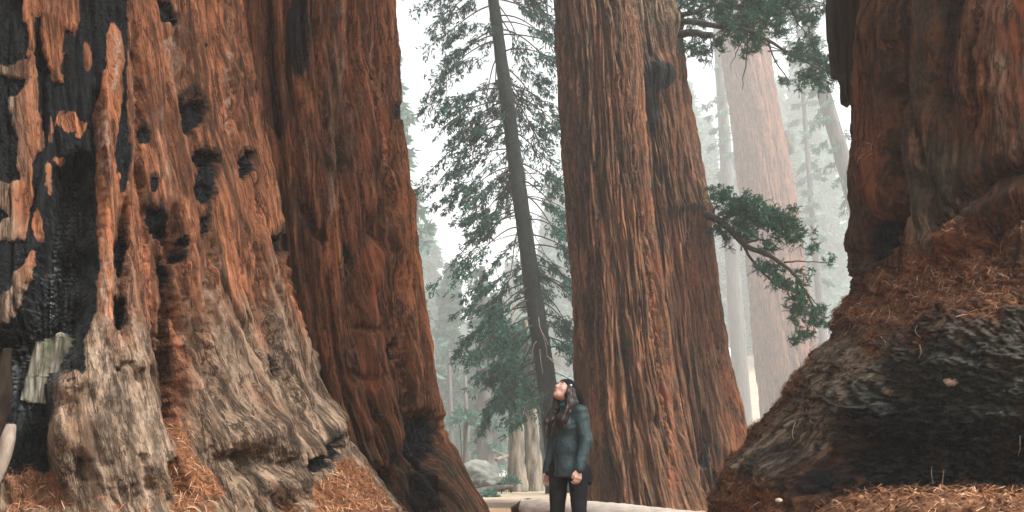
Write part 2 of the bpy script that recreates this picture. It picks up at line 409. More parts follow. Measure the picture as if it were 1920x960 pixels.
# --- the fire-scarred giant on the left
T1 = Profile([(0, -420, 468), (190, -430, 500), (330, -440, 527), (430, -450, 552), (520, -470, 572), (640, -510, 600), (720, -540, 620), (790, -580, 650), (850, -620, 682), (900, -650, 712), (960, -700, 765)], 9.5)
SCAR = [(140, 275), (172, 292), (184, 345), (186, 430), (182, 540), (172, 600), (156, 640), (150, 700), (120, 760), (98, 800), (86, 880), (12, 893), (-40, 880), (-60, 640), (15, 600), (60, 520), (75, 420), (98, 330)]
CHAR1 = [SCAR,
  [(-80, -10), (45, -10), (45, 20), (52, 60), (48, 104), (28, 118), (-80, 112)],
  [(-80, 130), (45, 148), (42, 170), (10, 178), (15, 210), (28, 250), (35, 300), (38, 338), (-80, 345)],
  [(62, 30), (76, 30), (84, 110), (98, 150), (118, 152), (118, 92), (122, 60), (145, 48), (150, -10), (243, -10), (242, 60), (238, 130), (236, 200), (244, 300), (240, 352), (228, 360), (214, 330), (212, 280), (226, 200), (232, 120), (228, 60), (206, 40), (196, 110), (190, 150), (176, 215), (186, 300), (188, 420), (60, 470), (50, 480), (-60, 640), (-80, 450), (50, 447), (62, 300), (82, 268), (75, 210), (66, 120)],
  [(-80, 395), (12, 390), (16, 405), (0, 422), (-80, 425)]]
SPOTS1 = [(314, 22, 11, 26, -40, .07), (364, 215, 19, 36, 5, .10), (345, 192, 7, 14, 0, .03), (388, 298, 23, 16, 0, .10), (388, 338, 17, 38, 0, .06), (385, 360, 22, 16, 0, .06), (455, 311, 14, 21, 0, .10),
  (526, 465, 22, 31, -10, .16), (296, 415, 16, 32, -22, .08), (308, 440, 12, 22, -30, .06), (320, 508, 17, 27, -10, .12), (383, 428, 9, 26, 8, .06), (352, 455, 6, 9, 0, .03), (272, 250, 9, 18, 0, .03),
  (222, 590, 13, 30, 10, .10), (230, 470, 11, 45, 8, .06), (510, 697, 11, 22, -15, .08), (598, 846, 22, 22, 0, .1), (385, 80, 4, 6, 0, .02), (290, 350, 9, 16, 0, .03), (570, 870, 30, 14, -25, .08), (345, 480, 7, 9, 0, .03)]
def feat1(px, py, Z, d, att, front, b):
    wx, wy = wob(px, py, 6)
    up = sm(760, 420, py); low = 1-up
    # roots swell towards the ground
    d = d*(.75+.5*low)
    d = d+front*(.32*np.exp(-(((px-215)/95)**2))*sm(420, 900, py)*1.2 + .30*np.exp(-(((px-470-.25*(py-700))/130)**2))*sm(520, 930, py)*1.1)
    d = d+front*low*.055*fbm(px*.022, py*.013, 0*px, 3, 61)
    d = d+front*cut(wx, wy, [
      ([(334, 400), (326, 520), (320, 620), (318, 720), (324, 800)], 15, -.34), ([(324, 600), (320, 720), (328, 800)], 22, -.25),
      ([(240, 370), (228, 470), (222, 560), (226, 640)], 9, -.16), ([(252, 50), (264, 160), (262, 300), (276, 460), (282, 600), (290, 720)], 5, -.09),
      ([(538, 480), (560, 560), (585, 640), (620, 740), (660, 830)], 11, -.17), ([(410, 440), (395, 540), (390, 640), (400, 760)], 7, -.10),
      ([(470, 350), (480, 480), (500, 620), (530, 740), (560, 830)], 6, -.08), ([(345, 0), (340, 120), (348, 240)], 12, -.04), ([(345, 470), (352, 560), (345, 700)], 6, -.08),
      ([(186, 160), (178, 240), (186, 330), (186, 450)], 9, -.14), ([(70, 60), (82, 160), (78, 260)], 8, -.12), ([(205, 700), (232, 690), (250, 720)], 8, -.10),
      ([(300, 860), (320, 900), (330, 940)], 14, -.15), ([(150, 860), (160, 910)], 14, -.18), ([(240, 850), (262, 930)], 9, -.10), ([(420, 40), (423, 120), (428, 240), (435, 330)], 4, -.06)])
    d = d+front*cut(px, py, [([(222, 50), (214, 130), (200, 200), (192, 250), (198, 320)], 10, .035), ([(420, 20), (415, 150), (425, 260), (430, 330)], 7, .05), ([(552, 430), (575, 520)], 12, .05)])
    for (cx, cy, rx, ry, ro, am) in SPOTS1:
        q = blob(wx, wy, cx, cy, rx, ry, ro); k = sm(1.15, .75, q)*front
        d = d-am*k; att['char'] = np.maximum(att['char'], np.maximum(k, .52*sm(1.9, .9, blob(wx, wy+.3*ry, cx, cy, rx, ry*1.15, ro))*front))
    # bulging burls and undercut at the foot
    for (cx, cy, rx, ry, am) in [(450, 815, 55, 50, .16), (480, 905, 60, 32, .18), (235, 690, 40, 25, .08), (118, 715, 42, 36, .38), (110, 800, 30, 70, .25), (285, 870, 45, 40, .10), (610, 790, 40, 35, .08)]:
        d = d+front*am*np.exp(-blob(px, py, cx, cy, rx, ry)**2)
    d = d-front*.20*np.exp(-blob(wx, wy, 465, 872, 80, 22, 8)**2)-front*.12*np.exp(-blob(wx, wy, 180, 940, 120, 34)**2)-front*.12*np.exp(-blob(wx, wy, 545, 920, 60, 40)**2)
    # fire scar
    q = poly(wx, wy, SCAR); ins = sm(6, -26, q)*front
    d = d-ins*.38-sm(0, -60, q)*front*.16
    col = px/13.+.5*fbm(px*.02, py*.01, 0*px, 2, 71); ci = np.floor(col); fc = np.abs(col-ci-.5)
    rowv = py/9.5+ci*.37+.7*fbm(px*.05, py*.05, 0*px, 2, 72); fr = np.abs(rowv-np.floor(rowv)-.5)
    crack = np.maximum(sm(.34, .5, fc), .8*sm(.32, .5, fr))
    d = d-ins*.075*crack*sm(800, 620, py)*sm(270, 330, py)
    att['gloss'] = ins*(1-crack)*sm(820, 640, py)*sm(-.5, .3, fbm(px*.03, py*.012, 0*px, 3, 74))
    for pl in CHAR1:
        k = sm(4, -4, poly(wx, wy, pl))*front; att['char'] = np.maximum(att['char'], k)
        if pl is not SCAR: d = d-.035*k
    keep = front*np.exp(-blob(px, py, 118, 720, 40, 30)**4)+front*np.exp(-blob(px, py, 112, 800, 24, 60)**4)
    for (cx, cy, rx, ry) in [(128, 222, 26, 14), (152, 240, 12, 16), (96, 240, 5, 22), (112, 302, 12, 9), (165, 105, 8, 34), (218, 340, 10, 16), (215, 225, 6, 40), (90, 330, 6, 30), (28, 200, 20, 8), (140, 20, 8, 40), (70, 420, 10, 30)]:
        keep = keep+front*sm(1.3, .6, blob(wx, wy, cx, cy, rx, ry))
    att['char'] = att['char']*(1-np.clip(keep, 0, 1))
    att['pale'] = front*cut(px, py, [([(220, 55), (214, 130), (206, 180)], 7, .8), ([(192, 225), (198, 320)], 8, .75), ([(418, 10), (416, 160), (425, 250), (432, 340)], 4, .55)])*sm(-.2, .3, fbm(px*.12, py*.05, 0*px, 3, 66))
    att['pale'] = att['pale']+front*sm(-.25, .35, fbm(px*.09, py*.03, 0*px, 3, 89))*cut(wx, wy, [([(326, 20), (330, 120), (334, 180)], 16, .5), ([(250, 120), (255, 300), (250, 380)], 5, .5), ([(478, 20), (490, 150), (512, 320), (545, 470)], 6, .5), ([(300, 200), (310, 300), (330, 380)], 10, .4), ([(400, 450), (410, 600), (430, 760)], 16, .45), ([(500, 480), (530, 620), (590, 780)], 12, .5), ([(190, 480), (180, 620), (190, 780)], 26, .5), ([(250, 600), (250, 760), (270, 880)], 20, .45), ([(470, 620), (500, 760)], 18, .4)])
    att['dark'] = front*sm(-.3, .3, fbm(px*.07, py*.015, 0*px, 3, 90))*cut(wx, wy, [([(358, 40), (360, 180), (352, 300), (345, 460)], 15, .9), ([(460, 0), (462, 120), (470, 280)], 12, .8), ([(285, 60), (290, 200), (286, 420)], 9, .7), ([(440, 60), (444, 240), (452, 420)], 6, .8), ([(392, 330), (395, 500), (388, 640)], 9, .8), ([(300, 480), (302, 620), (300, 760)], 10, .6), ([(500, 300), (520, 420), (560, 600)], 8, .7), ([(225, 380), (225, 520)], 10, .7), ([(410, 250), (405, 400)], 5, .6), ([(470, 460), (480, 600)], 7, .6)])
    gx = sm(640, 470, py)
    att['grey'] = front*np.clip(.74*sm(330, 760, py+70*fbm(px*.015, py*.006, 0*px, 3, 87))*(1-.8*np.exp(-((px-325)/28)**2)*sm(900, 760, py)) - .35*np.exp(-((px-300)/40)**2)*sm(640, 560, py)+.6*sm(60, 0, px)*up+.35*np.exp(-((px-70)/60)**2)*up, 0, 1)+(1-front)*.3
    att['needle'] = front*np.maximum.reduce([sm(6, -8, poly(wx, wy, [(322, 780), (345, 790), (360, 845), (400, 880), (415, 930), (330, 960), (300, 900), (316, 850)])), .9*sm(10, -14, poly(wx, wy, [(560, 930), (600, 870), (650, 850), (700, 900), (770, 970), (560, 970)])), (.15+.5*sm(0, .5, fbm(px*.03, py*.06, 0*px, 3, 88)))*sm(905, 940, py), .6*sm(8, -8, poly(wx, wy, [(0, 880), (100, 870), (130, 960), (0, 960)]))])
    return d
e = empty('giant_sequoia', (float(T1.x[0]), float(T1.y[0]), .5), 'huge fire scarred sequoia with black charred hollow and burn spots on orange bark', 'tree', 'giant sequoia trunks')
BIG = e
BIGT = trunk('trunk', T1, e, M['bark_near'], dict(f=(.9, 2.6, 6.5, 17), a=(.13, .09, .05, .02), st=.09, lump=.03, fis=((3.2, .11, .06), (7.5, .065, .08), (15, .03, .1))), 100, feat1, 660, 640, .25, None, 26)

# --- the fluted sequoia behind it
T2 = Profile([(0, 290, 735), (200, 300, 746), (330, 305, 763), (345, 305, 770), (420, 310, 777), (560, 320, 790), (680, 335, 808), (760, 350, 824), (850, 370, 850), (900, 380, 876), (950, 390, 910), (975, 395, 925)], 13.5, .2)
def feat2(px, py, Z, d, att, front, b):
    wx, wy = wob(px, py, 5, .03, 45)
    d = d+front*cut(wx, wy, [
      ([(500, -20), (503, 110), (512, 200), (522, 260)], 10, -.3), ([(588, -10), (596, 110), (608, 230), (612, 330)], 7, -.16), ([(655, -10), (664, 130), (655, 200)], 9, -.12), ([(697, 80), (705, 200), (725, 330), (728, 470)], 7, -.18),
      ([(565, 380), (585, 420), (612, 470)], 6, -.16), ([(640, 200), (645, 330), (655, 480), (660, 620), (650, 760)], 10, -.16), ([(735, 470), (748, 600), (760, 720), (775, 830)], 9, -.2), ([(600, 500), (625, 640), (650, 760)], 8, -.12),
      ([(745, 850), (750, 960)], 16, -.25), ([(800, 800), (830, 900), (850, 960)], 10, -.2), ([(690, 800), (720, 900), (735, 960)], 12, -.15), ([(670, 615), (715, 622)], 7, -.10), ([(655, 690), (700, 720), (725, 700)], 8, -.08)])
    d = d+front*cut(px, py, [([(618, 380), (608, 430), (612, 468)], 7, .12), ([(680, 110), (690, 250), (700, 400)], 14, .10), ([(715, 90), (725, 200), (735, 300)], 7, .10), ([(700, 480), (694, 560), (702, 660), (730, 780), (752, 900)], 18, .16),
      ([(640, 160), (630, 300), (640, 420)], 10, .07), ([(735, 330), (745, 480), (770, 640), (800, 780)], 10, .12), ([(700, 780), (720, 880), (730, 960)], 30, .15), ([(795, 850), (815, 960)], 18, .2)])
    for (cx, cy, rx, ry, ro, am, ch) in [(740, 655, 12, 24, 20, .18, 1), (800, 830, 38, 55, 0, .3, .9), (655, 470, 14, 22, 0, .06, .8), (700, 915, 45, 45, 0, .3, .8), (690, 150, 8, 10, 0, .06, .6), (740, 205, 6, 16, 0, .08, .8), (560, 60, 26, 90, 0, .02, .62), (800, 920, 30, 60, 0, .1, .6)]:
        k = sm(1.25, .7, blob(wx, wy, cx, cy, rx, ry, ro))*front; d = d-am*k; att['char'] = np.maximum(att['char'], k*ch)
    att['rust'] = front*cut(wx, wy, [([(702, 440), (698, 560), (700, 610)], 12, .8), ([(690, 660), (700, 740)], 14, .6), ([(795, 600), (815, 720)], 7, .5)])*sm(-.3, .2, fbm(px*.06, py*.02, 0*px, 3, 67))
    att['moss'] = front*sm(560, 900, py)*.50
    att['pale'] = front*sm(-.2, .4, fbm(px*.08, py*.02, 0*px, 3, 89))*cut(wx, wy, [([(640, -10), (650, 120), (645, 200)], 8, .5), ([(685, 60), (690, 160)], 9, .5), ([(618, 200), (622, 330), (612, 450)], 6, .45), ([(575, 180), (572, 340)], 6, .4), ([(712, 100), (722, 260), (728, 440)], 4, .5), ([(664, 160), (672, 330)], 8, .35)])
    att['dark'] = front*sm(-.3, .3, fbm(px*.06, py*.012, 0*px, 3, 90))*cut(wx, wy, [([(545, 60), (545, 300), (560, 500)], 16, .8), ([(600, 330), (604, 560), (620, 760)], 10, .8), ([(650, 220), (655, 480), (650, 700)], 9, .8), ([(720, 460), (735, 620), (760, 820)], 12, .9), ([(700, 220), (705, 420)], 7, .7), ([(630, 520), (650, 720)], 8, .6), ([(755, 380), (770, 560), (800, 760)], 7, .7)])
    att['grey'] = .18+front*.25*cut(px, py, [([(620, 60), (640, 200), (620, 460)], 30, 1)])
    return d
e = empty('giant_sequoia', (float(T2.x[0]), float(T2.y[0]), 0), 'deeply fluted red brown sequoia standing just behind the fire scarred giant', 'tree', 'giant sequoia trunks')
FLU = e
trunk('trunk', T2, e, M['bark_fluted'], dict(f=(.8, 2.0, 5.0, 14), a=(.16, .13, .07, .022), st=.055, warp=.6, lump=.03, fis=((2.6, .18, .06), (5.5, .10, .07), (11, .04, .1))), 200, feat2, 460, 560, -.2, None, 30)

# --- the pair in the middle
T3 = Profile([(0, 1041, 1186), (180, 1050, 1206), (330, 1060, 1216), (450, 1069, 1228), (600, 1077, 1250), (700, 1079, 1262), (800, 1080, 1282), (900, 1086, 1312), (965, 1082, 1340)], 22, .4)
def feat3(px, py, Z, d, att, front, b):
    wx, wy = wob(px, py, 4, .04, 47)
    d = d+front*cut(wx, wy, [([(1150, 0), (1165, 160), (1188, 260), (1205, 400), (1225, 560), (1245, 760), (1275, 940)], 4, -.14), ([(1110, 60), (1118, 250), (1122, 500), (1135, 760), (1138, 900)], 4, -.12), ([(1085, 100), (1095, 400), (1108, 700)], 4, -.12), ([(1160, 560), (1180, 760), (1190, 940)], 5, -.12)])
    att['grey'] = .12+front*(.35*sm(820, 940, py)*np.exp(-((px-1190)/60)**2)+.25*sm(300, 0, py))
    att['moss'] = front*(.40*np.exp(-((px-1150)/45)**2)*sm(480, 700, py)+.38*np.exp(-((px-1085)/18)**2))
    att['rust'] = front*.45*np.exp(-((px-1205-.12*py*.5)/16)**2)*sm(-.2, .4, fbm(px*.05, py*.01, 0*px, 3, 68))
    return d
e = empty('giant_sequoia', (float(T3.x[0]), float(T3.y[0]), 0), 'front trunk of the middle sequoia pair, with tight vertical ridges', 'tree', 'giant sequoia trunks')
FRT = e
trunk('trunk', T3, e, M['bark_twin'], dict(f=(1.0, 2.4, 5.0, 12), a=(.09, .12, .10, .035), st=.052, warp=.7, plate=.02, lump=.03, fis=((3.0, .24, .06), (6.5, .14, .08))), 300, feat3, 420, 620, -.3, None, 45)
T4 = Profile([(0, 1085, 1262), (170, 1100, 1289), (350, 1120, 1320), (500, 1135, 1342), (600, 1145, 1354), (680, 1150, 1366), (780, 1155, 1392), (850, 1160, 1408), (900, 1165, 1412), (965, 1165, 1425)], 24.6, .4)
def feat4(px, py, Z, d, att, front, b):
    wx, wy = wob(px, py, 4, .04, 49)
    d = d+front*(.30*np.exp(-blob(px, py, 1228, 135, 30, 20)**2)+.06*np.exp(-blob(px, py, 1235, 112, 24, 12)**2)-.15*np.exp(-blob(px, py, 1225, 190, 20, 40)**2)+.10*np.exp(-blob(px, py, 1285, 385, 40, 10)**2)+.2*np.exp(-blob(px, py, 1262, 40, 16, 26)**2)+.14*np.exp(-blob(px, py, 1326, 400, 16, 18)**2))
    k = front*np.maximum.reduce([sm(1.2, .7, blob(wx, wy, 1228, 144, 36, 28)), .62*sm(1.3, .5, blob(wx, wy, 1222, 200, 24, 60)), .5*sm(1.2, .6, blob(wx, wy, 1290, 392, 30, 12)), sm(1.2, .7, blob(wx, wy, 1328, 845, 7, 30)), sm(1.2, .7, blob(wx, wy, 1322, 862, 14, 14)), sm(1.2, .7, blob(wx, wy, 1345, 905, 7, 32, -15))])
    att['char'] = k; d = d-.10*k*sm(700, 760, py)
    att['rust'] = front*(.6*sm(1340, 1385, px-.10*(py-750))*sm(500, 800, py)+.4*np.exp(-blob(px, py, 1290, 520, 40, 60)**2))*sm(-.3, .2, fbm(px*.05, py*.02, 0*px, 3, 69))
    att['moss'] = front*.40*sm(300, 100, py)*np.exp(-((px-1215)/40)**2)
    att['grey'] = .15+front*.5*sm(130, 20, py)
    return d
TW = empty('giant_sequoia', (float(T4.x[0]), float(T4.y[0]), 0), 'rear trunk of the middle sequoia pair, with dark burl and two leafy branches', 'tree', 'giant sequoia trunks')
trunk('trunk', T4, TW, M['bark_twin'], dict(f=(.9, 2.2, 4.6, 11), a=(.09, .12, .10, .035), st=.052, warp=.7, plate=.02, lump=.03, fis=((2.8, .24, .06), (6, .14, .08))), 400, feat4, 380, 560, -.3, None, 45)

# --- the flaring giant on the right
T7 = Profile([(0, 1602, 2700), (190, 1602, 2705), (300, 1598, 2710), (430, 1590, 2720), (530, 1580, 2735), (580, 1562, 2750), (620, 1535, 2775), (660, 1505, 2800), (730, 1452, 2850), (800, 1412, 2900), (860, 1385, 2940), (905, 1352, 2980), (960, 1318, 3020)], 9.4, .12)
def feat7(px, py, Z, d, att, front, b):
    wx, wy = wob(px, py, 8, .02, 51)
    slope = sm(400, 560, py+.12*(px-1600))           # the spreading root skirt
    bx, by = b
    lum = fbm(px*.012, py*.018, 0*px, 4, 81); qx, qy = px*.024+.9*lum, py*.036+1.1*lum-px*.010; wr = pn(qx, qy, 0*px, 82); w2 = pn(qx*2.6, qy*2.6, 0*px, 84)
    d = d*(1-.55*slope)-.07*slope+front*slope*(.10*lum+(.010+.025*sm(1560, 1660, px))*(np.clip(np.abs(wr)/.3, 0, 1)**.7-1)+(.006+.024*sm(1540, 1640, px))*(np.clip(np.abs(w2)/.3, 0, 1)-1)+.013*(np.clip(np.abs(pn(qx*6+2*w2, qy*8, 0*px, 86))/.35, 0, 1)-1)+.026*fbm(px*.06+py*.02, py*.06-px*.02, 0*px, 4, 83))
    d = d+front*cut(wx, wy, [([(1702, -20), (1696, 120), (1690, 260), (1686, 380), (1664, 450)], 15, -.5), ([(1786, -20), (1780, 120), (1774, 200)], 15, -.38), ([(1840, -20), (1838, 150), (1825, 260)], 8, -.15), ([(1745, 330), (1755, 420), (1742, 520)], 9, -.12),
      ([(1925, 300), (1850, 335), (1790, 395), (1745, 430)], 14, -.20), ([(1925, 405), (1860, 440), (1830, 480)], 12, -.15), ([(1562, 680), (1525, 735), (1470, 795)], 9, -.16), ([(1620, 540), (1590, 590), (1580, 640)], 9, -.1), ([(1640, 90), (1642, 200), (1638, 300)], 12, -.06)])
    d = d+front*cut(px, py, [([(1650, 0), (1645, 200), (1640, 400)], 26, .12), ([(1740, 0), (1735, 200), (1720, 350)], 28, .10), ([(1850, 0), (1850, 200)], 40, .10), ([(1925, 350), (1830, 410), (1760, 470)], 16, .10), ([(1610, 560), (1530, 640), (1440, 740)], 20, .06)])
    d = d+front*(.20*np.exp(-blob(px, py, 1620, 760, 70, 60)**2)+.25*np.exp(-blob(px, py, 1450, 880, 70, 50)**2)+.2*np.exp(-blob(px, py, 1800, 640, 140, 70)**2))
    att['gloss'] = front*slope*.28*sm(.05, .45, fbm(px*.05, py*.11, 0*px, 4, 93))*sm(1480, 1600, px)  # pale flecks that paint highlights onto the dark root face
    rough_z = front*slope*sm(640, 720, py)*sm(1480, 1580, px); d = d+rough_z*(.035*fbm(px*.05+.5*lum, py*.075, 0*px, 4, 97)-.03*np.exp(-(pn(px*.035+.6*lum, py*.05, 0*px, 98)/.07)**2)-.02*np.exp(-(pn(px*.09, py*.11, 0*px, 99)/.09)**2))
    # the foot is undercut
    und = sm(760, 900, py+25*lum)*sm(1420, 1680, px+40*lum)*front; d = d-.42*und
    hole = front*sm(1.2, .6, blob(wx, wy, 1640, 450, 26, 48, 25)); d = d-.16*hole
    att['char'] = front*np.maximum.reduce([.75*hole, (.50+.42*sm(-.5, .4, fbm(px*.03, py*.045, 0*px, 4, 101)))*sm(55, -50, poly(wx+20*lum, wy+40*lum, [(1480, 940), (1530, 870), (1590, 800), (1650, 745), (1700, 700), (1760, 725), (1830, 790), (1960, 800), (1960, 940)])), .5*sm(14, -14, poly(wx, wy, [(1400, 930), (1430, 840), (1500, 830), (1560, 870), (1580, 930)]))])
    att['moss'] = front*np.maximum.reduce([.60*sm(90, -60, poly(wx+20*lum, wy+30*lum, [(1540, 800), (1600, 700), (1700, 640), (1800, 600), (1960, 600), (1960, 850), (1540, 880)])), .55*sm(20, -20, poly(wx, wy, [(1700, -20), (1800, -20), (1810, 200), (1870, 300), (1760, 420), (1690, 400)])), .5*sm(10, -14, poly(wx, wy, [(1590, -20), (1640, -20), (1620, 200), (1640, 500), (1580, 560)]))])
    att['grey'] = front*np.clip(.80*sm(40, -30, poly(wx, wy, [(1545, 650), (1650, 600), (1690, 660), (1570, 800), (1520, 850), (1400, 930), (1380, 900), (1480, 770)]))+.6*sm(30, -30, poly(wx, wy, [(1690, 320), (1830, 250), (1840, 400), (1700, 480)]))+.55*sm(1840, 1890, px)*sm(420, 250, py)+.10*slope, 0, 1)
    att['rust'] = front*np.maximum(.75*sm(1870, 1930, px+.1*(220-py))*sm(400, 250, py), .45*np.exp(-blob(px, py, 1655, 300, 30, 60)**2))*sm(-.4, .2, fbm(px*.05, py*.02, 0*px, 3, 70))
    att['needle'] = front*(.62+.38*sm(-.4, .3, fbm(px*.025, py*.03, 0*px, 4, 85)))*np.maximum.reduce([.95*sm(12, -16, poly(wx, wy, [(1585, 550), (1610, 545), (1530, 680), (1440, 780), (1400, 860), (1300, 980), (1290, 900), (1400, 760)])), .95*sm(50, -60, poly(wx+14*lum, wy+45*lum, [(1580, 560), (1680, 500), (1780, 440), (1940, 380), (1940, 440), (1860, 470), (1940, 500), (1940, 600), (1780, 600), (1690, 620), (1600, 660)])), .7*sm(14, -10, poly(wx, wy, [(1300, 980), (1400, 870), (1470, 910), (1450, 980)])), .6*np.exp(-blob(px, py, 1650, 290, 26, 60)**2), .55*np.exp(-blob(px, py, 1620, 700, 22, 18)**2)])
    return d
e = empty('giant_sequoia', (float(T7.x[0]), float(T7.y[0]), .6), 'dark massive sequoia with a wide spreading root skirt covered in orange needles', 'tree', 'giant sequoia trunks')
RT = e
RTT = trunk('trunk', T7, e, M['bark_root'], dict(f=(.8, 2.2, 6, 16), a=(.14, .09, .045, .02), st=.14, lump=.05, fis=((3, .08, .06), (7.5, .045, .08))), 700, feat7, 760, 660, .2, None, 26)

# --- the hazy sequoia far behind
T5 = Profile([(0, 1345, 1430), (110, 1355, 1446), (240, 1374, 1468), (370, 1388, 1490), (470, 1398, 1503), (560, 1405, 1515), (640, 1413, 1530), (720, 1422, 1545), (800, 1430, 1560), (900, 1425, 1580), (905, 1424, 1581)], 132, 1)
def feat5(px, py, Z, d, att, front, b):
    att['grey'] = .2+0*px
    att['moss'] = .3*np.exp(-((py-205)/20)**2)*front
    return d
e = empty('giant_sequoia', (float(T5.x[0]), float(T5.y[0]), 0), 'pale sequoia fading into the fog with a round burl on its right edge', 'tree', 'giant sequoia trunks')
trunk('trunk', T5, e, M['bark_far'], dict(f=(.3, .6, 1.2, 2.5), a=(.25, .38, .3, .08), st=.08, lump=.08), 500, feat5, 260, 260, -1, None, 85)
b = at(1474, 266, 129.5)
def lumpy(c, rx, ry, rz, seed, n=28, amp=.25, fr=1.6):
    th, ph = np.meshgrid(np.linspace(0, 2*math.pi, n*2, endpoint=False), np.linspace(.001, math.pi-.001, n))
    D = np.stack([np.sin(ph)*np.cos(th), np.sin(ph)*np.sin(th), np.cos(ph)], -1)
    s = 1+amp*fbm(D[..., 0]*fr, D[..., 1]*fr, D[..., 2]*fr+seed, 4, seed)
    V = (D*s[..., None]*np.array([rx, ry, rz])+np.asarray(c)).reshape(-1, 3); m = 2*n
    i = np.arange(n-1)[:, None]*m; j = np.arange(m)[None]; k = (j+1) % m
    return V, np.stack([i+j, i+m+j, i+m+k, i+k], -1).reshape(-1, 4)
V, Q = lumpy(b, 1.4, 1.4, 2.2, 4)
mesh('burl', V, Q, plain('burl bark', (.03, .04, .035), (.07, .075, .06), 2, bump=.1, bs=6), e)


# ------------------------------------------------------------------ unseen crowns above the frame, added to shade the near grove
def shade_crown(parent, prof, z0, z1, rad, n):
    f = MB(); b = MB(); u = rng.uniform(0, 1, n)**1.2; z = z0+(z1-z0)*u; cx, cy, r = prof(z)
    az = rng.uniform(0, 2*math.pi, n); rr = rad*np.sqrt(rng.uniform(.03, 1, n))*(1-.55*u)*(1+.3*np.sin(az*5+z))
    D = np.stack([np.cos(az), np.sin(az), -.4+.5*rng.normal(size=n)], 1); D /= np.linalg.norm(D, axis=1, keepdims=True)
    f.leaves(np.stack([cx+rr*np.cos(az), cy+rr*np.sin(az), z], 1), D, rng.uniform(.6, 1.3, n), rng.uniform(.35, .6, n), rng.uniform(0, .3, n))
    for k in range(40):
        zz = z0+(z1-z0)*k/46.; x, y, r = [float(v) for v in prof(np.array(zz))]; a = k*2.4; L = rad*.8*(1-.5*k/46.)
        b.tube(curve_pts([(x, y, zz), (x+L*.5*math.cos(a), y+L*.5*math.sin(a), zz+.3), (x+L*math.cos(a), y+L*math.sin(a), zz-.4)], 6), np.linspace(.14, .03, 6), 5)
    b.build('limbs', M['twig'], parent); f.build('crown', M['needle_seq'], parent, smooth=False, attr='tip')
for pa, pf, z0, z1, rad, n in ((BIG, T1, 17, 30, 6, 2600), (FLU, T2, 20, 36, 6, 2600), (FRT, T3, 26, 50, 6, 2600), (TW, T4, 30, 54, 6, 2600), (RT, T7, 17, 30, 5.5, 2400)):
    shade_crown(pa, pf, z0, z1, rad, n)

# ------------------------------------------------------------------ parts on the giants
# pale mossy wood left standing in the scar
def on_trunk(o_, px, py, lift=.012):
    off = Vector(parent_world(o_.parent)); r = ray(px, py); d = Vector(r).normalized()
    ok, p, nn, _ = o_.ray_cast(Vector((0, 0, CAMZ))-off, d)
    return np.array(p+off-d*lift+nn*lift*.5) if ok else at(px, py, 7)
def slab_from(pts, d, thick, n=26, bend=.04, seed=1, edge=6):
    """plank standing at distance d whose front has the given outline; rows of real thickness"""
    pts = np.array(pts, float); ys = np.linspace(pts[:, 1].min()+.5, pts[:, 1].max()-.5, n*2)
    F0, B0 = [], []
    for y in ys:
        xs = []
        for a, b in zip(pts, np.roll(pts, -1, 0)):
            if (a[1] > y) != (b[1] > y): xs.append(a[0]+(y-a[1])*(b[0]-a[0])/(b[1]-a[1]))
        x0, x1 = min(xs), max(xs); u = np.linspace(x0, x1, n)
        f = at(u, np.full(n, y), d); f[:, 1] += bend*fbm(u*.09, np.full(n, y*.006), 0*u, 3, seed)-.3*bend*np.sin(np.linspace(0, math.pi, n))
        F0.append(f); B0.append(f+np.array([0, thick, 0]))
    F0, B0 = np.array(F0), np.array(B0); m = len(ys)
    V = np.vstack([F0.reshape(-1, 3), B0.reshape(-1, 3)]); o = m*n
    i = np.arange(m-1)[:, None]*n+np.arange(n-1)[None]
    Q = [np.stack([i, i+n, i+n+1, i+1], -1).reshape(-1, 4), np.stack([i, i+1, i+n+1, i+n], -1).reshape(-1, 4)+o]
    for k in range(m-1):
        Q.append([[k*n, o+k*n, o+(k+1)*n, (k+1)*n], [k*n+n-1, (k+1)*n+n-1, o+(k+1)*n+n-1, o+k*n+n-1]])
    for k in range(n-1):
        Q.append([[k, k+1, o+k+1, o+k], [(m-1)*n+k, o+(m-1)*n+k, o+(m-1)*n+k+1, (m-1)*n+k+1]])
    return V, np.vstack(Q)
mw = NB('mossy wood')
f = mw.noise(30, (1, 1, .07), 7, .75, .5); g = mw.noise(3.0, (1.6, 1, .6), 5, .65)
c = mw.mix(mw.ramp(f, .38, .62), (.06, .056, .042), (.36, .33, .26)); c = mw.mix(mw.math('MULTIPLY', mw.ramp(g, .46, .60), .8), c, (.045, .072, .022))
c = mw.mix(mw.math('MULTIPLY', mw.ramp(f, .3, .42), 0.0), c, (.02, .02, .02))
M['mossy'] = mw.done(c, .75, mw.bump(f, .8, .02), .25)
V, Q = slab_from([(38, 752), (46, 712), (58, 672), (66, 640), (76, 652), (84, 634), (92, 645), (104, 626), (114, 622), (120, 634), (132, 631), (140, 646), (148, 634), (152, 652), (148, 690), (140, 706), (112, 700), (96, 718), (86, 758), (78, 742), (70, 757), (62, 741), (52, 755), (46, 744)], float(np.median([on_trunk(BIGT, x_, y_)[1] for x_, y_ in ((60, 700), (100, 645), (140, 650), (70, 740), (120, 690), (90, 680))]))-.06, .3, seed=3, bend=.022)
mesh('exposed_wood', V, Q, M['mossy'], BIG)
SY = float(min(on_trunk(BIGT, x_, y_)[1] for x_, y_ in ((5, 880), (5, 800), (5, 720), (20, 660))))-.1
